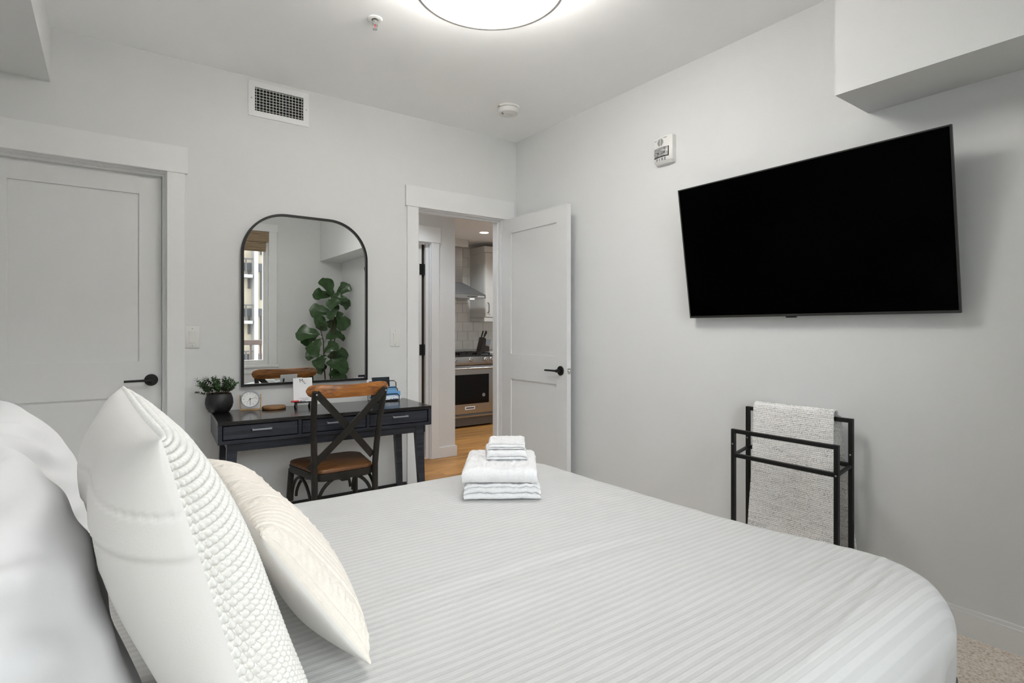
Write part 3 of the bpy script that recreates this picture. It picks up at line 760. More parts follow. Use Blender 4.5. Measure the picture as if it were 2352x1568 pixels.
# mirror
MX0, MX1, MZ0, MZ1, MR = .630, 1.401, .862, 1.907, .255
def arch(x0, x1, z0, z1, r, n=18):
    p = [(x0, z0), (x1, z0)]
    p += [(x1-r+r*math.cos(a), z1-r+r*math.sin(a)) for a in [PI/2*i/n for i in range(n+1)]]
    p += [(x0+r+r*math.cos(a), z1-r+r*math.sin(a)) for a in [PI/2+PI/2*i/n for i in range(n+1)]]
    return p
mi = thing('wall_mirror', 'arched wall mirror with thin black frame above the desk', 'mirror', ((MX0+MX1)/2, YB, MZ0))
po_ = arch(MX0, MX1, MZ0, MZ1, MR); pi_ = arch(MX0+.0135, MX1-.0135, MZ0+.0135, MZ1-.0135, MR-.0135)
n = len(po_); v = []
for y in (YB-.026, YB-.002):
    v += [(a, y, b) for a, b in po_]; v += [(a, y, b) for a, b in pi_]
f = []
for i in range(n):
    j = (i+1) % n
    f += [(i, j, n+j, n+i), (2*n+j, 2*n+i, 3*n+i, 3*n+j), (i, 2*n+i, 2*n+j, j), (n+j, 3*n+j, 3*n+i, n+i)]
MB().add(v, f).build('frame', 'black', mi)
MB().prism(arch(MX0+.0125, MX1-.0125, MZ0+.0125, MZ1-.0125, MR-.0125), YB-.016, YB-.006, 'y').build('glass', 'mirror', mi, smooth=0)

# fire alarm strobe on the right wall
fa = thing('fire_alarm', 'white wall fire alarm with strobe left of the television', 'fire alarm', (XW, 2.10, 2.245))
FY0, FY1, FZ0, FZ1 = 2.030, 2.162, 2.170, 2.325      # y from right to left in the picture
def fa_prof(k, bulge=.0):
    out = []
    for i in range(9):
        y = FY0+(FY1-FY0)*i/8; s_ = 1-((i-4)/4)**2
        out.append((XW-.034-.014*s_, y))
    return out
pr = fa_prof(0)
poly = [(XW, FY0), *pr, (XW, FY1)]
v = []; f = []
nz = [(FZ0, .55), (FZ0+.012, .9), (FZ0+.02, 1), (FZ1-.004, 1), (FZ1, .96)]
for z, k in nz:
    for (x, y) in poly: v.append((XW-(XW-x)*k, (y-2.096)*(.94 if k < .9 else 1)+2.096, z))
q = len(poly)
for i in range(len(nz)-1):
    for j in range(q): f.append((i*q+j, i*q+(j+1) % q, (i+1)*q+(j+1) % q, (i+1)*q+j))
f += [tuple(range(q)), tuple((len(nz)-1)*q+j for j in range(q))[::-1]]
MB().add(v, f).build('housing', 'whiteplastic', fa)
# strobe lens window, curved with the housing
def fa_patch(y0, y1, z0, z1, out, m, name, ny=8):
    def X(y): return XW-.034-.014*(1-((y-(FY0+FY1)/2)/((FY1-FY0)/2))**2)
    b = MB(); v = []; f = []
    for i in range(ny+1):
        y = y0+(y1-y0)*i/ny
        for z in (z0, z1): v += [(X(y)-out, y, z), (X(y)+.001, y, z)]
    for i in range(ny):
        a, c = i*4, (i+1)*4
        f += [(a, c, c+2, a+2), (a, a+1, c+1, c), (a+2, c+2, c+3, a+3)]
    f += [(0, 2, 3, 1), (ny*4, ny*4+1, ny*4+3, ny*4+2)]
    return b.add(v, f).build(name, m, fa)
fa_patch(2.050, 2.158, 2.205, 2.262, .0015, 'black', 'lens_surround')
fa_patch(2.054, 2.155, 2.210, 2.260, .004, 'lens', 'strobe_lens')
for k, yc in enumerate((2.085, 2.128)):
    MB().lathe([(0, 0), (.016, 0), (.012, .007), (0, .010)], 20, mat=basis((XW-.050, yc, 2.236), (0, 1, 0), (0, 0, 1), (-1, 0, 0))).build('reflector', 'chrome', fa)
for r_ in range(9):
    z = 2.272+r_*.0046
    wd = .017*math.sin(PI*(r_+1.2)/10.5)+.005
    for s_ in (-1, 1):
        yc = 2.106
        fa_patch(*(sorted((yc+s_*.0025, yc+s_*wd))), z, z+.0021, .0012, 'ink', 'speaker_slot', 3)
fa_patch(2.062, 2.082, 2.3135, 2.3155, .0014, 'ink', 'printed_line', 3)
fa_patch(2.136, 2.156, 2.3075, 2.3095, .0014, 'ink', 'printed_line', 3)
for k, ltr in enumerate('FIRE'):
    yl = 2.131-.0185*k-(.003 if k > 1 else 0)
    dn = 2*(yl-(FY0+FY1)/2)/((FY1-FY0)/2)**2*.014
    xl = XW-.034-.014*(1-((yl-(FY0+FY1)/2)/((FY1-FY0)/2))**2)
    text_mesh('lettering', ltr, .024, 'ink', fa, basis((xl-.0012, yl, 2.1915), (-dn, -1, 0), (0, 0, 1), (-1, dn, 0)), extrude=.0006)

# ------------------------------------------------------------------ television
TY0, TY1 = .690, 1.895
tvt = thing('television', 'large wall-mounted flat black television', 'television', (2.60, (TY0+TY1)/2, 1.262))
tilt = math.atan2(.108, .688); th_ = .698
tm = basis((2.602, 0, 1.262), (0, -1, 0), (-math.sin(tilt), 0, math.cos(tilt)), (-math.cos(tilt), 0, -math.sin(tilt)))
# local: x = -Y world, y = up the screen, z = out of the screen
def tvb(name, mt, b, bev=0):
    return MB().box(*b, bev=bev, mat=tm).build(name, mt, tvt)
tvb('back_shell', 'black', (-TY1+.01, .01, -.026, -TY0-.01, th_-.01, -.002), .004)
for nm, b in (('bezel_bottom', (-TY1, 0, -.012, -TY0, .011, .004)), ('bezel_top', (-TY1, th_-.006, -.012, -TY0, th_, .004)),
              ('bezel_left', (-TY1, .011, -.012, -TY1+.006, th_-.006, .004)), ('bezel_right', (-TY0-.006, .011, -.012, -TY0, th_-.006, .004))):
    tvb(nm, 'tvbezel', b, .001)
tvb('screen', 'tv', (-TY1+.006, .011, -.004, -TY0-.006, th_-.006, .001))
tvb('sensor', 'blackgloss', (-1.36, -.007, -.006, -1.31, .001, .003), .001)
mc = (TY0+TY1)/2
MB().box(XW-.02, mc-.25, 1.50, XW-.001, mc+.25, 1.76).build('wall_bracket', 'black', tvt)
for s_ in (-1, 1):
    MB().tube([(XW-.018, mc+s_*.15, 1.72), (2.575, mc+s_*.15, 1.70)], 0, flat=(.03, .02)).build('bracket_arm', 'black', tvt)
    MB().tube([(XW-.018, mc+s_*.15, 1.54), (2.592, mc+s_*.15, 1.53)], 0, flat=(.03, .02)).build('bracket_arm', 'black', tvt)

# ------------------------------------------------------------------ desk
DK = (.438, 3.09, FZ); DR = R(-3.57); DW, DD, DH = 1.155, .45, .735-FZ
dk = thing('writing_desk', 'black-stained wooden desk with three drawers under the mirror', 'desk', DK, DR)
bz = .620-FZ
def db(name, mt, b, bev=.001, par=None): return MB().box(*b, bev=bev).build(name, mt, par or dk, world=False)
db('top', 'desktop', (0, 0, DH-.020, DW, DD, DH))
db('bottom_panel', 'desk', (0, 0, bz, DW, DD, bz+.018))
db('side_panel', 'desk', (0, 0, bz+.018, .020, DD, DH-.020))
db('side_panel', 'desk', (DW-.020, 0, bz+.018, DW, DD, DH-.020))
db('back_panel', 'desk', (.020, DD-.012, bz+.018, DW-.020, DD, DH-.020))
xs = [.020, .392, .763, DW-.020]
for x in xs[1:3]: db('divider', 'desk', (x-.009, .004, bz+.018, x+.009, DD-.012, DH-.020))
for i in range(3):
    a = xs[i]+(.012 if i else .004); b = xs[i+1]-(.012 if i < 2 else .004)
    d = db('drawer', 'desk', (a, .008, bz+.022, b, .026, DH-.025), .0015)
    m_ = (a+b)/2
    MB().box(m_-.047, -.020, bz+.062, m_+.047, -.013, bz+.070, bev=.001).box(m_-.047, -.014, bz+.062, m_-.039, .009, bz+.070).box(m_+.039, -.014, bz+.062, m_+.047, .009, bz+.070).build('handle', 'silver', d, world=False)
    MB().box(a+.006, .026, bz+.024, b-.006, .38, bz+.03).build('drawer_tray', 'desk', d, world=False)
db('apron', 'desk', (.05, .03, bz-.045, DW-.05, .05, bz)); db('apron', 'desk', (.05, DD-.05, bz-.045, DW-.05, DD-.03, bz))
db('apron', 'desk', (.05, .05, bz-.045, .07, DD-.05, bz)); db('apron', 'desk', (DW-.07, .05, bz-.045, DW-.05, DD-.05, bz))
for sx in (0, 1):
    for sy in (0, 1):
        cx, cy = (.068 if sx == 0 else DW-.068), (.045 if sy == 0 else DD-.045)
        ox, oy = (-.026 if sx == 0 else .026), (-.012 if sy == 0 else .006)
        h0, h1 = .025, .015
        v = []
        for (X, Y, Z, h) in ((cx+ox, cy+oy, 0, h1), (cx, cy, bz, h0)):
            v += [(X-h, Y-h*.85, Z), (X+h, Y-h*.85, Z), (X+h, Y+h*.85, Z), (X-h, Y+h*.85, Z)]
        MB().add(v, [(3, 2, 1, 0), (4, 5, 6, 7), (0, 1, 5, 4), (1, 2, 6, 5), (2, 3, 7, 6), (3, 0, 4, 7)]).build('leg', 'desk', dk, world=False)

DZ = .7355
# ---- potted plant
pt = thing('potted_boxwood', 'small green leafy plant in a black ceramic pot', 'plant', (.500, 3.475, DZ))
MB().lathe([(0, .0), (.044, .0), (.052, .004), (.066, .028), (.0715, .052), (.069, .078), (.0605, .104), (.058, .106), (.0555, .104), (.062, .078), (.06, .07), (0, .07)], 40).build('pot', 'pot', pt, world=False)
MB().lathe([(0, .093), (.056, .091), (.056, .086), (0, .086)], 24).build('soil', 'soil', pt, world=False)
random.seed(3)
def leaf_quad(mb, p, d, up, ln, wd):
    d = Vector(d).normalized(); s_ = d.cross(Vector(up)); s_.normalize(); nn = s_.cross(d)
    p = Vector(p)
    a = p+d*ln*.35+s_*wd/2+nn*wd*.12; b = p+d*ln*.35-s_*wd/2+nn*wd*.12; c = p+d*ln*.75+s_*wd*.42+nn*wd*.1; e = p+d*ln*.75-s_*wd*.42+nn*wd*.1
    t = p+d*ln; m1 = p+d*ln*.35; m2 = p+d*ln*.75
    mb.add([p, a, m1, b, c, m2, e, t], [(0, 2, 1), (0, 3, 2), (1, 2, 5, 4), (2, 3, 6, 5), (4, 5, 7), (5, 6, 7)])
fol = MB(); stm = MB(); drk = MB()
def sprig(p0, p1, p2, nl, ls, mb):
    p0, p1, p2 = Vector(p0), Vector(p1), Vector(p2); pts = []
    for i in range(9):
        t = i/8; pts.append(p0*(1-t)**2+p1*2*t*(1-t)+p2*t*t)
    stm.tube(pts, [.0014-.0008*i/8 for i in range(9)], 5)
    for k in range(nl):
        t = .3+.7*(k+.5)/nl; i = min(7, int(t*8)); q = pts[i].lerp(pts[i+1], t*8-i)
        ax = (pts[i+1]-pts[i]).normalized(); a = k*2.4
        s1 = ax.orthogonal().normalized(); s2 = ax.cross(s1)
        for w_ in (0, PI):
            d = (s1*math.cos(a+w_)+s2*math.sin(a+w_))*.8+ax*.55
            leaf_quad(mb, q, d, ax+Vector((0, 0, .2)), ls*(1.05-.3*t), ls*.72*(1.05-.3*t))
    leaf_quad(mb, pts[-1], ax, (0, 0.3, 1), ls*.6, ls*.4)
for k in range(34):
    a = 2*PI*k/34*1.618*3; r = .012+.036*random.random()
    l = .05+.05*random.random(); out = .02+.055*random.random()
    b = Vector((r*math.cos(a), r*math.sin(a), .092))
    sprig(b, b+Vector((out*.4*math.cos(a), out*.4*math.sin(a), l*.6)), b+Vector((out*math.cos(a), out*math.sin(a), l)), 6, .021, fol)
for (ex, ez, n_) in ((-.115, .118, 9), (-.085, .165, 8), (-.055, .185, 7), (-.02, .2, 7), (.02, .195, 7), (.055, .18, 7), (.075, .165, 7), (-.07, .15, 8), (.06, .14, 7), (.0, .18, 7)):
    b = Vector((ex*.25, -.01, .09)); sprig(b, b+Vector((ex*.35, -.005, (ez-.09)*.7)), (ex, random.uniform(-.03, .02), ez), n_, .017, drk)
tag(fol.build('foliage', 'leafs', pt, world=False, fix=False, smooth=0), kind='stuff')
tag(drk.build('foliage', 'leafdark', pt, world=False, fix=False, smooth=0), kind='stuff')
tag(stm.build('stems', 'stem', pt, world=False), kind='stuff')

# ---- table clock (faces the camera side, turned a little)
ck = thing('table_clock', 'round white analogue clock on a bent wooden stand', 'clock', (.660, 3.470, DZ), R(-14))
cz, cr = .064, .0485
sp_ = []
for x, z in ((-.054, .088), (-.055, .05), (-.053, .012), (-.048, .0045), (-.04, .003), (0, .003), (.04, .003), (.048, .0045), (.053, .012), (.055, .05), (.054, .088)): sp_.append((x, 0, z))
MB().tube(sp_, 0, flat=(.024, .0055), up=(0, 1, 0)).build('stand', 'lightwood', ck, world=False)
cm = basis((0, -.012, cz), (1, 0, 0), (0, .10, 1), (0, -1, .10))
MB().lathe([(0, -.022), (cr-.004, -.022), (cr, -.018), (cr, .010), (cr-.002, .012), (cr-.0045, .012), (cr-.0055, .009), (cr-.0055, .006)], 56, mat=cm, cap=False).build('case', 'silver', ck, world=False)
MB().lathe([(0, .006), (cr-.0055, .006), (cr-.0055, .004), (0, .004)], 56, mat=cm).build('dial', 'white', ck, world=False)
def dial_bar(name, ang, r0, r1, wd, z, mt):
    a = R(90-ang); m4 = cm @ Matrix.Rotation(a, 4, 'Z')
    MB().box(r0, -wd/2, z, r1, wd/2, z+.0006, mat=m4).build(name, mt, ck, world=False)
for h in range(12):
    if h in (0, 3, 6, 9): dial_bar('hour_numeral', h*30, .030, .037, .004, .006, 'inklight')
    else: dial_bar('hour_mark', h*30, .028, .040, .0009, .006, 'ink')
dial_bar('minute_hand', 76, -.006, .036, .0014, .0072, 'ink'); dial_bar('hour_hand', 180, -.006, .030, .0022, .0066, 'ink')
dial_bar('alarm_hand', 222, -.004, .026, .0012, .0068, 'ink')
MB().lathe([(0, .0062), (.0035, .0062), (.0035, .009), (0, .009)], 16, mat=cm).build('hub', 'ink', ck, world=False)
for s_ in (-1, 1):
    MB().tube([(s_*.047, -.004, cz), (s_*.056, -.002, cz)], .003, 8).build('pivot', 'silver', ck, world=False)

# ---- wooden coaster tray
MB().lathe([(0, 0), (.062, 0), (.066, .004), (.066, .013), (.064, .015), (.061, .015), (.059, .011), (0, .010)], 56, c=(.783, 3.447, DZ)).build('wooden_coaster', 'brownwood', None)
tag(bpy.data.objects['wooden_coaster'], 'flat round wooden coaster between clock and notepad', 'coaster')

# ---- notepad on a black easel, red pen in front
ez_ = thing('tabletop_easel', 'small black easel holding the white notepad', 'easel', (.935, 3.40, DZ), R(-8))
for s_ in (-1, 1):
    x = s_*.040
    MB().tube([(x, -.035, .001), (x, -.032, .012), (x, -.022, .026), (x, -.005, .030), (x, .03, .012), (x, .045, .001)], 0, flat=(.010, .006), up=(1, 0, 0)).build('foot', 'black', ez_, world=False)
    MB().tube([(x*.9, -.006, .028), (x*.9, .028, .15)], 0, flat=(.008, .004), up=(1, 0, 0)).build('back_upright', 'black', ez_, world=False)
MB().tube([(-.05, -.012, .031), (.05, -.012, .031)], 0, flat=(.005, .012), up=(0, 0, 1)).build('ledge', 'black', ez_, world=False)
MB().tube([(-.036, .03, .10), (-.036, .06, .001)], .0025, 8).build('rear_strut', 'black', ez_, world=False)
npd = thing('notepad', 'white notepad with a dark monogram leaning on the easel', 'notepad', (.935, 3.40, DZ+.036), R(-8))
nm4 = basis((0, -.014, .0), (1, 0, 0), (0, .24, 1), (0, -1, .24))
MB().box(-.054, .0, -.004, .054, .142, .0, bev=.0005, mat=nm4).build('paper_block', 'paper', npd, world=False)
W4 = base_of(npd) @ nm4
text_mesh('lettering', 'M', .030, 'ink', npd, W4 @ Matrix.Translation((-.006, .124, .0006)), shear=-.15)
text_mesh('lettering', 'L', .026, 'ink', npd, W4 @ Matrix.Translation((.013, .113, .0006)), shear=-.15)
for y, a, b in ((.018, -.02, .03), (.010, -.006, .034)):
    MB().box(a, y, .0002, b, y+.003, .0006, mat=nm4).build('printed_line', 'inklight', npd, world=False)
pn = thing('ballpoint_pen', 'red ballpoint pen lying across the easel ledge', 'pen', (.91, 3.37, DZ+.042), R(-8))
MB().tube([(-.052, -.005, .0), (-.045, -.005, .0), (-.008, -.005, .0005)], [.0045, .0055, .0055], 12).build('barrel', 'red', pn, world=False)
MB().tube([(-.008, -.005, .0005), (.03, -.005, .001)], [.0048, .0042], 12).build('grip', 'silver', pn, world=False)
MB().tube([(.002, -.005, .0006), (.006, -.005, .0006)], .0052, 12).build('ring', 'red', pn, world=False)

# ---- brochure rack behind the chair
br = thing('brochure_holder', 'black wire brochure stand on the right end of the desk', 'brochure holder', (1.44, 3.385, DZ), R(-4))
def loop(w_, y0_, z0_, y1_, z1_, r_=.012):
    return [(-w_/2, y0_, z0_), (w_/2, y0_, z0_), (w_/2, y1_-(y1_-y0_)*.12, z1_-r_), (w_/2-r_, y1_, z1_), (-w_/2+r_, y1_, z1_), (-w_/2, y1_-(y1_-y0_)*.12, z1_-r_)]
for (y, h_, wd) in ((-.030, .045, .19), (.000, .085, .19), (.030, .125, .19)):
    MB().tube(loop(wd, y, .004, y+.012, h_), .003, 8, closed=True).build('wire_loop', 'black', br, world=False)
for x in (-.075, .075): MB().tube([(x, -.032, .004), (x, .045, .004)], .003, 8).build('base_wire', 'black', br, world=False)
def card(label, mt, x0, x1, y, z0, z1, lean):
    t = thing('postcard', label, 'postcard', (1.44, 3.385, DZ), R(-4))
    mb = MB().box(x0, y-.0012, z0, x1, y+.0012, z1, mat=Matrix.Translation((0, y, z0)) @ Matrix.Rotation(R(-lean), 4, 'X') @ Matrix.Translation((0, -y, -z0)))
    mb.build('card', mt, t, world=False)
card('postcard of a snowy mountain under blue sky at the desk end', 'card_snow', -.02, .107, -.018, .008, .062, 12)
card('dark postcard standing tallest at the back of the brochure stand', 'card_dark', -.06, .058, .040, .010, .152, 10)
card('pale blue postcard half hidden behind the chair rail', 'card_blue', -.02, .09, .012, .008, .092, 12)
card('white-edged brochure at the left of the brochure stand', 'paper', -.092, -.02, .046, .008, .138, 10)
card('dark patterned leaflet low in the brochure stand', 'card_dark', -.092, -.03, -.018, .008, .05, 12)

# ------------------------------------------------------------------ chair
ch = thing('cross_back_chair', 'cross-back dining chair with honey wood top rail and metal frame', 'chair', (1.034, 3.140, FZ), R(1.5))
def cb(mb, name, mt): return mb.build(name, mt, ch, world=False)
SH = .455-FZ
def seat_outline(off=0, n=10):
    pts = []
    for (cx, cy, r, a0) in ((-.165-off, -.19-off, .06, 180), (.165+off, -.19-off, .06, 270), (.205+off, .19+off, .075, 0), (-.205-off, .19+off, .075, 90)):
        sx = 1 if cx < 0 else -1; sy = 1 if cy < 0 else -1
        for i in range(n+1):
            a = R(a0+90*i/n); pts.append((cx+sx*r+r*math.cos(a), cy+sy*r+r*math.sin(a)))
    return pts
def plate(levels):
    mb = MB(); rings = []
    for off, z in levels: rings.append([(x, y, z) for x, y in seat_outline(off)])
    n = len(rings[0]); v = [p for r in rings for p in r]; f = []
    for i in range(len(rings)-1):
        for j in range(n): f.append((i*n+j, i*n+(j+1) % n, (i+1)*n+(j+1) % n, (i+1)*n+j))
    f.append(tuple(range(n))[::-1]); f.append(tuple((len(rings)-1)*n+j for j in range(n)))
    return mb.add(v, f)
cb(plate([(-.002, SH-.020), (0, SH-.018), (0, SH-.005), (-.002, SH-.0015), (-.006, SH)]), 'seat', 'seatwood')
cb(plate([(-.010, SH-.062), (-.003, SH-.062), (.003, SH-.056), (.003, SH-.021), (-.006, SH-.021)]), 'seat_frame', 'chairmetal')
PX0, PX1 = .168, .193
for s_ in (-1, 1):
    cb(MB().tube([(s_*.178, -.205, 0), (s_*.172, -.19, .12), (s_*.168, -.182, .28), (s_*.168, -.182, .42), (s_*.174, -.192, .54), (s_*.183, -.215, .68), (s_*.190, -.246, .80), (s_*.192, -.262, .852)],
                 [.0145, .0155, .0165, .0165, .0165, .016, .015, .014], 16), 'leg', 'chairmetal')
    cb(MB().tube([(s_*.205, .20, 0), (s_*.197, .178, .2), (s_*.187, .160, SH-.05)], [.013, .015, .017], 16), 'leg', 'chairmetal')
    # side hoop between front and rear leg
    cb(MB().tube([(s_*.180, -.172+.175-.175*math.cos(a), .19+.165*math.sin(a)) for a in [PI*i/16 for i in range(17)]], .0085, 10), 'side_hoop', 'chairmetal')
    # flat cross band from one post top to the other post near the seat
    y_off = -.003 if s_ > 0 else .005
    pts = []
    for i in range(13):
        t = i/12
        x = s_*(.186-(.385 if s_ > 0 else .340)*t); z = .845-(.405 if s_ > 0 else .375)*t
        y = -.268+.086*t-.020*math.sin(PI*t)+y_off
        pts.append((x, y, z))
    cb(MB().tube(pts, 0, flat=(.005, .036), up=(0, 1, 0)), 'cross_band', 'chairmetal')
    cb(MB().lathe([(0, 0), (.0055, 0), (.0045, .003), (0, .004)], 12, mat=basis((s_*.188, -.281, .838), (1, 0, 0), (0, 0, 1), (0, -1, 0))), 'rivet', 'silver')
    # bracket from the seat frame to the rear post
    cb(MB().tube([(s_*.185, -.09, SH-.045), (s_*.178, -.17, SH-.03), (s_*.172, -.185, SH+.01)], 0, flat=(.004, .028), up=(1, 0, 0)), 'seat_bracket', 'chairmetal')
cb(MB().tube([(.150*math.cos(a), -.180+.004, .235+.150*math.sin(a)) for a in [PI*i/20 for i in range(21)]], .0095, 10), 'rear_hoop', 'chairmetal')
cb(MB().tube([(.160*math.cos(a), .165, .215+.150*math.sin(a)) for a in [PI*i/20 for i in range(21)]], .0085, 10), 'front_hoop', 'chairmetal')
cb(MB().tube([(0, -.18, SH-.070), (0, .165, SH-.070)], 0, flat=(.012, .04)), 'under_seat_bar', 'chairmetal')
# curved wooden top rail, rounded ends
def rail():
    mb = MB(); nu = 44; v = []; f = []
    for i in range(nu+1):
        s_ = -1+2*i/nu; x = .226*s_
        e = max(0.0, 1-abs(s_)**9)**.5
        hh = (.033+.005*abs(s_)**1.5)*max(e, .12)
        yc = -.290+.045*s_*s_; zc = .848+.006*s_*s_
        tx, ty = .226, .09*s_; ln = math.hypot(tx, ty); nx, ny = -ty/ln, tx/ln
        h_t = .0105*max(e, .25)
        for (a, b) in ((-1, -.8), (-.7, -1), (.7, -1), (1, -.8), (1, .8), (.7, 1), (-.7, 1), (-1, .8)):
            v.append((x+nx*h_t*a, yc+ny*h_t*a+.02, zc+hh*b))
    for i in range(nu):
        for j in range(8): f.append((i*8+j, i*8+(j+1) % 8, (i+1)*8+(j+1) % 8, (i+1)*8+j))
    f += [tuple(range(8)), tuple(nu*8+j for j in range(8))[::-1]]
    return mb.add(v, f)
cb(rail(), 'top_rail', 'chairwood')

# ------------------------------------------------------------------ bed
BX0, BX1, BY0, BY1, BT = -.56, 1.60, .455, 1.985, .600
bed = thing('platform_bed', 'slate grey platform bed with white mattress', 'bed', ((BX0+BX1)/2, (BY0+BY1)/2, FZ))
box('mattress', 'mattress', (BX0+.02, BY0+.03, .345, BX1-.04, BY1-.03, .555), bed, .05, 4)
box('side_rail', 'bedframe', (BX0, BY0-.005, .19, BX1+.078, BY0+.03, .352), bed, .006, 2)
box('side_rail', 'bedframe', (BX0, BY1-.03, .19, BX1+.078, BY1+.005, .345), bed, .006, 2)
box('foot_rail', 'bedframe', (BX1+.05, BY0+.03, .19, BX1+.078, BY1-.03, .345), bed, .006, 2)
box('slat_base', 'bedframe', (BX0+.02, BY0+.03, .30, BX1+.05, BY1-.03, .345), bed)
box('headboard', 'bedframe', (BX0-.08, BY0-.02, .10, BX0-.005, BY1+.02, .98), bed, .02, 3)
for x in (BX0+.08, BX1-.06):
    for y in (BY0+.08, BY1-.08):
        MB().tube([(x, y, FZ), (x, y, .20)], [.02, .028], 16).build('leg', 'black', bed)

def duvet():
    """one quilt: flat top, rounded edges, hanging skirts; plan outline is a rectangle with soft corners"""
    xe, ya, yb_ = 1.545, .520, 1.968              # inner outline where the rounding starts
    Rn, Rf = .15, .055                             # plan radius of the near and the far foot corner
    LX = BX0+.30
    def frame(px, py):
        """distance outside the inner outline, outward normal, foot of the perpendicular"""
        cn, cf = (xe-Rn, ya+Rn), (xe-Rf, yb_-Rf)
        if px > cn[0] and py < cn[1]:
            dx, dy = px-cn[0], py-cn[1]; l = math.hypot(dx, dy) or 1e-9
            return l-Rn, dx/l, dy/l
        if px > cf[0] and py > cf[1]:
            dx, dy = px-cf[0], py-cf[1]; l = math.hypot(dx, dy) or 1e-9
            return l-Rf, dx/l, dy/l
        c = [(px-xe, 1, 0), (ya-py, 0, -1), (py-yb_, 0, 1)]
        return max(c)
    NX, NY = 230, 250
    xs_ = np.concatenate([np.linspace(LX, 1.30, 110), np.linspace(1.30, xe+.30, 121)[1:]])
    ys_ = np.concatenate([np.linspace(ya-.29, ya+.10, 91), np.linspace(ya+.10, yb_-.06, 130)[1:], np.linspace(yb_-.06, yb_+.22, 61)[1:]])
    creases = [(.66, .010, .0030, 1.38, .22), (.74, .008, .0026, 1.45, .2), (.585, .010, .003, 1.40, .25), (.90, .009, .0022, 1.48, .15), (1.13, .008, .0018, 1.5, .15), (.53, .008, .0026, 1.3, .3)]
    v = []; f = []
    for px in xs_:
        for py in ys_:
            d, nx, ny = frame(px, py)
            wy = abs(ny); r = .115*(1-wy)+(.105 if ny < 0 else .052)*wy
            q = r*PI/2*.95
            if d <= 0: X, Y, drop = px, py, 0.0
            else:
                bx, by = px-nx*d, py-ny*d
                if d < q: a_ = d/q*PI/2; o_, drop = r*math.sin(a_), r*(1-math.cos(a_))
                else: o_, drop = r-.010*min(1, (d-q)/.15), r+(d-q)
                X, Y = bx+nx*o_, by+ny*o_
            top = max(0.0, 1-drop/.10)
            z = BT-drop+(.006*noise.noise((X*1.6, Y*2.0, .3))+.0030*noise.noise((X*4, Y*5, 2.1))+.0012*noise.noise((X*11, Y*14, 4.1)))*(.45+.55*top)
            g = Y-1.02-.10*math.sin(X*2.2)
            z += .0030*math.sin(g*46)*math.exp(-(g/.05)**2)*math.exp(-((X-.95)/.45)**2)*top
            for (cy_, w_, am, cx_, ln) in creases:
                gg = (Y-cy_-.12*(X-cx_))/w_
                k_ = am*math.exp(-gg*gg)*math.exp(-((X-cx_)/ln)**2)
                z += k_*top
                if drop > 0: X += k_*nx*(1-top)
            if d > q:
                X += nx*.005*math.sin(Y*55+4*noise.noise((Y*4, 1, 0)))*min(1, (d-q)/.08); Y += ny*.006*math.sin(X*48)*min(1, (d-q)/.08)
            kx = max(0.0, min(1.0, (px-.8)/.7)); ky = max(0.0, min(1.0, (1.45-Y)/.95))
            X += .105*kx*kx*(3-2*kx)*ky*ky*(1.6-.6*ky)
            v.append((X, Y, max(z, .353)))
    m = len(ys_)
    for i in range(len(xs_)-1):
        for j in range(m-1): f.append((i*m+j, (i+1)*m+j, (i+1)*m+j+1, i*m+j+1))
    o = MB().add(v, f).build('duvet', 'duvet', None, smooth=180)
    sd = o.modifiers.new('thickness', 'SOLIDIFY'); sd.thickness = .012; sd.offset = -1
    return o
tag(duvet(), 'white striped duvet spread over the bed', 'duvet')

# ---- pillows and cushions
def pillow(W, Hh, T, nu, nv, side, power=.5, pinch=.05, disp=None, taper=0, seed=0, wob=.006):
    """half a pillow in local coords: x = width, y = height (0..Hh from the bottom edge), z = thickness direction * side"""
    P = np.zeros((nu+1, nv+1, 3)); D = np.zeros((nu+1, nv+1))
    for i in range(nu+1):
        s = math.sin(PI/2*(-1+2*i/nu))*.85+.15*(-1+2*i/nu)
        for j in range(nv+1):
            t = math.sin(PI/2*(-1+2*j/nv))*.6+.4*(-1+2*j/nv)
            x = W/2*s*(1-pinch*(1-t*t)); y = Hh/2*t*(1-pinch*(1-s*s))
            b = max(0.0, (1-s**4)*(1-t**4))**power*(1-taper*t)
            n_ = noise.noise((x*5+seed, y*5, seed*1.3+side))*wob*4*min(1, b*1.5)
            P[i, j] = (x, y+Hh/2, side*(T/2*b+n_*b))
    if disp:
        # stitch coordinates follow the cloth: arc length across and up the middle of the panel
        la = np.concatenate([[0], np.cumsum(np.linalg.norm(np.diff(P[:, nv//2], axis=0), axis=1))]); la -= la[-1]/2
        lb = np.concatenate([[0], np.cumsum(np.linalg.norm(np.diff(P[nu//2], axis=0), axis=1))]); lb -= lb[-1]/2
        for i in range(nu+1):
            for j in range(nv+1):
                D[i, j] = disp(la[i], lb[j], la[i]/la[-1], lb[j]/lb[-1])*min(1.0, (la[-1]-abs(la[i]))*250)*min(1.0, (lb[-1]-abs(lb[j]))*250)
        N = np.cross(np.gradient(P, axis=0), np.gradient(P, axis=1)); N /= np.linalg.norm(N, axis=2, keepdims=True)+1e-12
        P += N*D[..., None]*side
    v = P.reshape(-1, 3).tolist()
    f = [(i*(nv+1)+j, (i+1)*(nv+1)+j, (i+1)*(nv+1)+j+1, i*(nv+1)+j+1) for i in range(nu) for j in range(nv)]
    return v, f
def place(o_, width_dir, lean, base, yaw=0):
    """matrix: local x -> along the bed width (+Y), local y -> up leaning back towards -X, local z -> +X/up (front)"""
    m = Matrix.Translation(base) @ Matrix.Rotation(yaw, 4, 'Z') @ basis((0, 0, 0), (0, 1, 0), (-math.sin(lean), 0, math.cos(lean)), (math.cos(lean), 0, math.sin(lean)))
    return m
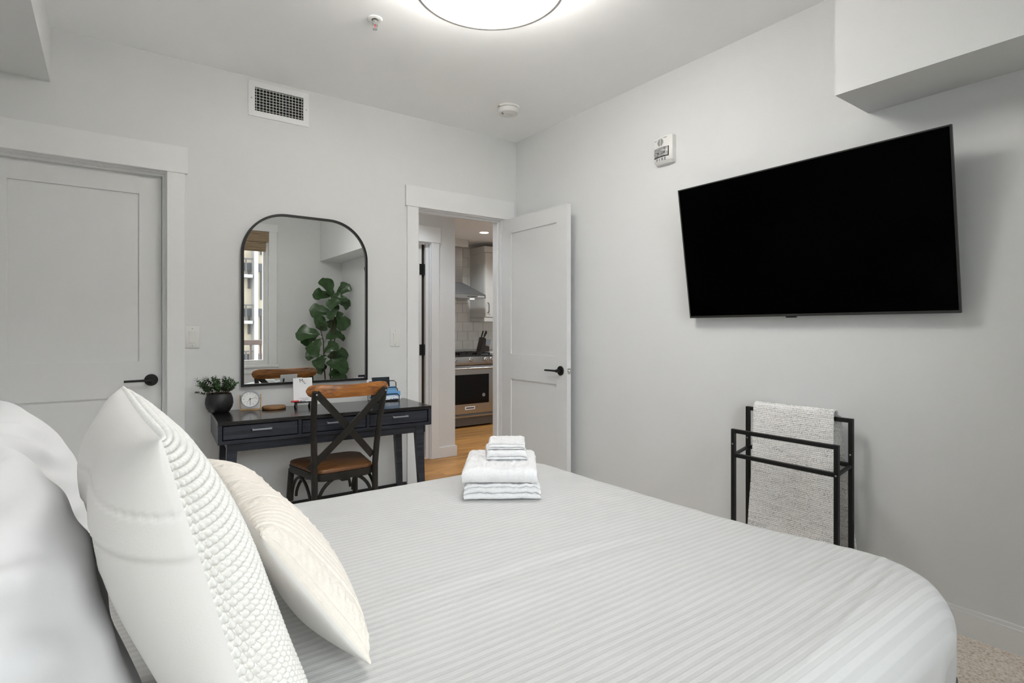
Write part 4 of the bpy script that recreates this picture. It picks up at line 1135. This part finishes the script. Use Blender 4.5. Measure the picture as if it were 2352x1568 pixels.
def cushion(name, label, cat, W, Hh, T, m, front, back, res_f=(60, 60), disp=None, bdisp=None, seed=0, power=.5, pinch=.05, backT=None, tf=0, tb=0, group=None, wob=.006):
    t = thing(name, label, cat, m.translation, group=group)
    for side, mt, nm, rs, dp in ((1, front, 'front_panel', res_f, disp), (-1, back, 'back_panel', (150, 150) if bdisp else (70, 70), bdisp)):
        v, f = pillow(W, Hh, T if side > 0 else (backT or T), rs[0], rs[1], side, power, pinch, dp, taper=tf if side > 0 else tb, seed=seed, wob=wob)
        if side < 0: f = [q[::-1] for q in f]
        me = MB(); me.v = [m @ Vector(p) for p in v]; me.f = f
        me.build(nm, mt, t, smooth=180, fix=False)
    return t
# standing sleeping pillows
def crease(a, b, amp, fr):
    return lambda x, y, s, t: amp*math.sin(fr*(y+.25*x)+4*noise.noise((x*3, y*3, a)))*max(0, noise.noise((x*2.2, y*2.2, b))+.2)*max(0, (t+.6))
cushion('bed_pillow', 'plump white bed pillow standing nearest the camera', 'pillow', .66, .425, .20, place(None, 0, R(14), (-.040, .85, .606), R(0)), 'cotton', 'cotton',
        (120, 120), crease(1.1, 5.2, .016, 80), seed=2, power=.45, tf=.1, tb=.1, group='white bed pillows')
cushion('bed_pillow', 'white bed pillow standing at the far side of the bed', 'pillow', .70, .435, .20, place(None, 0, R(20), (-.085, 1.60, .606), R(0)), 'cotton', 'cotton',
        (110, 110), crease(3.1, 1.2, .016, 80), seed=9, power=.45, tf=.1, tb=.1, group='white bed pillows')
# chunky knitted cushion: staggered bobble stitches
def bobble(x, y, s, t):
    pw_, ph = .0090, .0098
    r_ = y/ph; k = math.floor(r_); fx = x/pw_+(.5 if k % 2 else 0)
    u = (fx-math.floor(fx))-.5; w_ = (r_-k)-.5
    d = 1-min(1.0, (2*abs(u))**2.0*1.12+(2*abs(w_))**2.2*.9)
    return .0075*max(0, d)**.5-.0035+.0004*math.sin(u*26+w_*9)
def envelope(x, y, s, t):
    yy_ = t-.10*s+.08*math.sin(3*s); e = 0.0
    if yy_ > .50: e += .0026*min(1, (yy_-.50)/.014)
    if .66 < yy_ < .675: e -= .0016
    e += .0045*math.sin(38*(x*.6+y)+3*noise.noise((x*4, y*4, 7)))*max(0, t-.35)*max(0, abs(s)-.25)
    return e
cushion('knitted_cushion', 'chunky white knitted cushion with plain back, standing on the bed', 'cushion', .58, .510, .145, place(None, 0, R(15), (.160, .90, .606), R(2.2)), 'knit', 'cotton2',
        (560, 430), bobble, bdisp=envelope, seed=4, power=.55, pinch=.04, backT=.15, tf=.3, tb=-.25, wob=.003)
kc = bpy.data.objects['knitted_cushion']
# lumbar cushion with cables
def cable(x, y, s, t):
    c = x/.052; k = math.floor(c); u = c-k
    d = .0
    if k % 3 == 0:
        ph = y/.045*2*PI
        d += .0026*max(0, math.cos((u-.5-.20*math.sin(ph))*PI*2.0))**1.2+.0018*max(0, math.cos((u-.5+.20*math.sin(ph))*PI*2.6))
    else:
        d += .0022*abs(math.sin(u*PI*3))
    d += .0006*math.sin(x/.0052*2*PI+1.5*math.sin(y/.004*2*PI))
    if u < .06: d -= .002
    return d
cushion('cable_knit_cushion', 'cream cable-knit lumbar cushion leaning in front of the pillows', 'cushion', .64, .315, .13, place(None, 0, R(34), (.368, 1.245, .616), R(0)), 'knit2', 'cotton2',
        (360, 220), cable, seed=6, power=.55, pinch=.05, backT=.085, tb=-.1)

# ------------------------------------------------------------------ towels on the bed
def folded_towel(w_, d_, layers, th, seed, gap=.0015, fold_front=True, edge_wave=.003):
    """snake-folded cloth: profile in (y, z), extruded along x; front is -y"""
    path = []
    for i in range(layers):
        z = th/2+i*(th+gap)
        ends = (-d_/2, d_/2) if (i % 2 == 0) == fold_front else (d_/2, -d_/2)
        for k in range(33): path.append((ends[0]+(ends[1]-ends[0])*k/32, z))
        if i < layers-1:
            sgn = 1 if ends[1] > 0 else -1; rr = (th+gap)/2
            for k in range(1, 6):
                a = -PI/2+PI*k/6; path.append((ends[1]+sgn*rr*1.0*math.cos(a), z+rr+rr*math.sin(a)))
    nx = 90; mb = MB(); n = len(path)
    L_ = []; R_ = []
    for i, (y, z) in enumerate(path):
        a = path[max(i-1, 0)]; b = path[min(i+1, n-1)]
        ty, tz = b[0]-a[0], b[1]-a[1]; l = math.hypot(ty, tz) or 1
        L_.append((y-tz/l*th/2, z+ty/l*th/2)); R_.append((y+tz/l*th/2, z-ty/l*th/2))
    prof = L_+R_[::-1]; m = len(prof); v = []; f = []
    for i in range(nx+1):
        s = -1+2*i/nx
        for k, (y, z) in enumerate(prof):
            e = 1-.03*max(0, abs(s)-.9)*10
            yy_ = y+.004*noise.noise((s*2.5, z*40+seed, seed))
            zz = z*(1-.10*max(0, (abs(s)-.75)/.25)**2)+edge_wave*(w_/.265)*noise.noise((s*w_*32+seed, y*22, z*30))*(.4+min(1, z/.03))
            xx = w_/2*s+.0035*noise.noise((y*12, z*60, seed+s*.5))*(1 if abs(s) > .98 else .3)
            zz -= .0035*max(0, (abs(s)-.9)/.1)**2*min(1, z/.03)+.002*max(0, (abs(y)/(d_/2)-.9)/.1)*max(0, (abs(s)-.8)/.2)
            fz = .0011*noise.noise((xx*130, yy_*130, zz*130+seed))
            v.append((xx+fz, yy_-fz, max(zz+fz, .0005)))
    for i in range(nx):
        for k in range(m): f.append((i*m+k, i*m+(k+1) % m, (i+1)*m+(k+1) % m, (i+1)*m+k))
    f += [tuple(range(m)), tuple(nx*m+k for k in range(m))[::-1]]
    return mb.add(v, f)
TR = R(-36); TC = Vector((1.198, 1.712, 0))
def towel(name, label, w_, d_, layers, th, z, dx, dy, rot, seed, ff, mt='terry'):
    mb = folded_towel(w_, d_, layers, th, seed, fold_front=ff)
    t = thing(name, label, 'towel', (TC.x+dx*math.cos(TR)-dy*math.sin(TR), TC.y+dx*math.sin(TR)+dy*math.cos(TR), z), TR+R(rot), group='folded white towels')
    mb.build('folded_cloth', mt, t, world=False, smooth=60)
    return t
towel('bath_towel', 'folded white bath towel at the bottom of the stack', .268, .30, 5, .0092, BT+.006, 0, 0, 2, 1.3, False)
towel('bath_towel', 'thick folded white bath towel, second from the bottom of the stack', .262, .29, 2, .0255, BT+.061, -.002, .004, -1, 4.7, False)
towel('hand_towel', 'small folded white hand towel under the washcloth', .150, .15, 3, .0095, BT+.117, .016, .040, 3, 8.1, True)
towel('washcloth', 'folded white washcloth on top of the towel stack', .138, .13, 4, .0052, BT+.151, .020, .048, 0, 12.4, True)

# ------------------------------------------------------------------ towel rack and throw
rk = thing('towel_rack', 'black square-tube freestanding towel rack by the wall', 'towel rack', (2.495, 1.29, FZ))
q = .009
def bar(name, a, b, par=rk):
    lo_ = [min(a[i], b[i])-q for i in range(3)]; hi = [max(a[i], b[i])+q for i in range(3)]
    return box(name, 'black', (*lo_, *hi), par, .0012)
RX0, RX1, RY0, RY1 = 2.41, 2.585, 1.055, 1.530
for X, zt in ((RX0, .716), (RX1, .806)):
    y0_, y1_ = (RY0-.006, RY1-.018) if X == RX0 else (RY0+.012, RY1+.012)
    bar('post', (X, y0_, FZ+.01), (X, y0_, zt)); bar('post', (X, y1_, FZ+.01), (X, y1_, zt))
    bar('top_bar', (X, y0_+2*q, zt), (X, y1_-2*q, zt))
    zm = .602 if X == RX0 else .615
    bar('middle_bar', (X, y0_+2*q, zm), (X, y1_-2*q, zm))
    bar('base_bar', (X, y0_+2*q, FZ+.01), (X, y1_-2*q, FZ+.01))
for (ya_, yb__) in ((RY0-.006, RY0+.012), (RY1-.018, RY1+.012)):
    for z in (.600, FZ+.01):
        MB().tube([(RX0+.008, ya_, z+.003), (RX1-.008, yb__, z+.012 if z > .1 else z)], 0, flat=(.010, .014)).build('side_bar', 'black', rk)
for (X, y, z) in ((RX0-.0095, RY1-.018, .655), (RX1-.0095, RY1+.012, .66), (RX1-.0095, RY0+.012, .66), (RX0-.0095, RY0-.006, .60)):
    MB().lathe([(0, 0), (.004, 0), (.003, .0015), (0, .002)], 12, mat=basis((X, y, z), (0, 1, 0), (0, 0, 1), (-1, 0, 0))).build('screw', 'silver', rk)
def throw():
    zb = .806+q+.006; nu, nv = 70, 330
    Lf, Lb, rr = .74, .60, .021
    tot = Lf+PI*rr+Lb; v = []
    for j in range(nv+1):
        a = tot*j/nv
        if a < Lf: x, z = RX1-rr-.012*((Lf-a)/Lf), zb-(Lf-a); nx_, nz_ = -1, 0; k = (Lf-a)/Lf
        elif a < Lf+PI*rr:
            th = (a-Lf)/rr; x, z = RX1-rr*math.cos(th), zb+rr*math.sin(th); nx_, nz_ = -math.cos(th), math.sin(th); k = 0
        else: x, z = RX1+rr+.002, zb-(a-Lf-PI*rr); nx_, nz_ = 1, 0; k = (a-Lf-PI*rr)/Lb
        for i in range(nu+1):
            s = i/nu
            y = 1.500-(.372)*s
            y += (.5-s)*.075*k*k
            if a > Lf+PI*rr: y -= .012+.03*k*s
            wv = .006*math.sin(s*7+k*3)*k+.003*noise.noise((s*3, k*4, 1))
            rw = .0017*abs(math.sin(a/.0085*PI))+.0016*noise.noise((s*60, a*170, 3))
            o_ = wv+rw
            v.append((min(x+nx_*o_, XW-.006), y+.002*noise.noise((a*90, s*3, 5)), z+nz_*o_))
    f = [(j*(nu+1)+i, j*(nu+1)+i+1, (j+1)*(nu+1)+i+1, (j+1)*(nu+1)+i) for j in range(nv) for i in range(nu)]
    o = MB().add(v, f).build('throw_blanket', 'throw', None, smooth=180)
    sd = o.modifiers.new('thickness', 'SOLIDIFY'); sd.thickness = .007; sd.offset = 0
    return o
tag(throw(), 'black and white speckled knit throw hanging on the towel rack', 'blanket')

# ------------------------------------------------------------------ fiddle-leaf fig (seen in the mirror)
fg = thing('fiddle_leaf_fig', 'tall fiddle-leaf fig tree in a pot, seen in the mirror', 'plant', (2.36, -.2, FZ))
MB().lathe([(0, 0), (.11, 0), (.12, .01), (.145, .26), (.145, .275), (.135, .275), (.13, .25), (0, .25)], 40).build('pot', 'pot', fg, world=False)
MB().lathe([(0, .251), (.131, .251), (.131, .258), (0, .258)], 30).build('soil', 'soil', fg, world=False)
trunks = [[(2.33, -.22, .27), (2.30, -.22, .7), (2.28, -.20, 1.05), (2.24, -.19, 1.2)],
          [(2.37, -.19, .27), (2.375, -.19, .7), (2.37, -.18, 1.1), (2.40, -.2, 1.55), (2.38, -.19, 1.66)],
          [(2.41, -.23, .27), (2.42, -.22, .7), (2.43, -.2, 1.1), (2.42, -.19, 1.5)]]
for tr_ in trunks:
    tr_ = [Vector(p) for p in tr_]; MB().tube(tr_, [.011-.006*i/(len(tr_)-1) for i in range(len(tr_))], 10).build('trunk', 'stem', fg)
def fig_leaf(k):
    nu, nv = 20, 10; v = []
    T_ = [0, .06, .2, .36, .52, .7, .84, .94, 1.0]; W_ = [.0, .09, .20, .215, .29, .385, .36, .24, .0]
    for i in range(nu+1):
        t = i/nu
        wdt = float(np.interp(t, T_, W_))
        for j in range(nv+1):
            s = -1+2*j/nv
            z = .09*abs(s)**1.3*math.sin(PI*min(1, t*1.05))-.20*t*t+.045*math.sin(t*13+k*2.1+(1.3 if s > 0 else 0))*abs(s)**1.6*min(1, t*3)
            v.append((wdt*s*(1+.06*math.sin(t*17+k)), t+.03*abs(s)*math.sin(k*3+s), z-.012*math.exp(-(s/.12)**2)))
    f = [(i*(nv+1)+j, i*(nv+1)+j+1, (i+1)*(nv+1)+j+1, (i+1)*(nv+1)+j) for i in range(nu) for j in range(nv)]
    me = bpy.data.meshes.new('leaf'); me.from_pydata(v, [], f); me.shade_smooth(); me.materials.append(M['fig']); return me
LMS = [fig_leaf(k) for k in range(4)]
LEAVES = [(2.335,-.180,1.774,.243,20),(2.529,-.135,1.740,.196,-40),(2.274,-.270,1.663,.211,80),(2.453,-.072,1.614,.194,75),(2.549,-.126,1.560,.205,-110),
 (2.245,-.252,1.443,.259,80),(2.354,-.090,1.400,.160,130),(2.548,-.162,1.307,.246,-155),(2.277,-.225,1.273,.194,170),(2.437,-.270,1.290,.181,140),
 (2.047,-.135,1.153,.267,80),(2.103,-.252,1.064,.192,110),(2.134,-.090,.956,.236,150),(2.424,-.180,1.143,.244,-60),(2.546,-.252,1.089,.116,-100),
 (2.348,-.072,.968,.192,-50),(2.147,-.270,.862,.161,95),(2.217,-.135,.778,.191,140),(2.503,-.225,.854,.247,-85),(2.451,-.090,.731,.275,-100),
 (2.263,-.234,.674,.146,120),(2.448,-.180,.629,.179,-70),(2.483,-.135,.554,.195,-90),(2.454,-.270,1.505,.148,-150),(2.20,-.05,1.30,.19,60),(2.36,-.06,1.54,.18,110)]
random.seed(11)
for i, (x, y, z, s, r) in enumerate(LEAVES):
    a = R(r)                                    # direction of the leaf tip in the XZ plane, 0 = up, + = towards -X
    tip = Vector((-math.sin(a), random.uniform(-.35, .5), math.cos(a))).normalized()
    nrm = Vector((random.uniform(-.25, .25), 1, .45)); nrm = (nrm-tip*nrm.dot(tip)).normalized()
    xx = tip.cross(nrm)
    c = Vector((x, y, z)); base = c-tip*s*.61
    ex = max((basis(base, xx, tip, nrm) @ (Vector(v_.co)*s*1.14)).x for v_ in LMS[i % 4].vertices)-(XW-.012)
    if ex > 0: base = base-Vector((ex, 0, 0))
    m = basis(base, xx, tip, nrm) @ Matrix.Diagonal((s*1.12, s*1.08, s*1.0, 1))
    me = LMS[i % 4]
    o = bpy.data.objects.new('leaf', me); C.objects.link(o); o.parent = fg
    o.matrix_local = base_of(fg).inverted() @ m
    # petiole back to the nearest trunk point
    best = min((p for tr_ in trunks for k in range(len(tr_)-1) for p in [Vector(tr_[k]).lerp(Vector(tr_[k+1]), q_/8) for q_ in range(9)]), key=lambda p: (p-base+Vector((0, 0, .05))).length)
    MB().tube([best, (best+base)/2+Vector((0, 0, .01)), base+tip*s*.05], .003, 6).build('petiole', 'stem', fg)
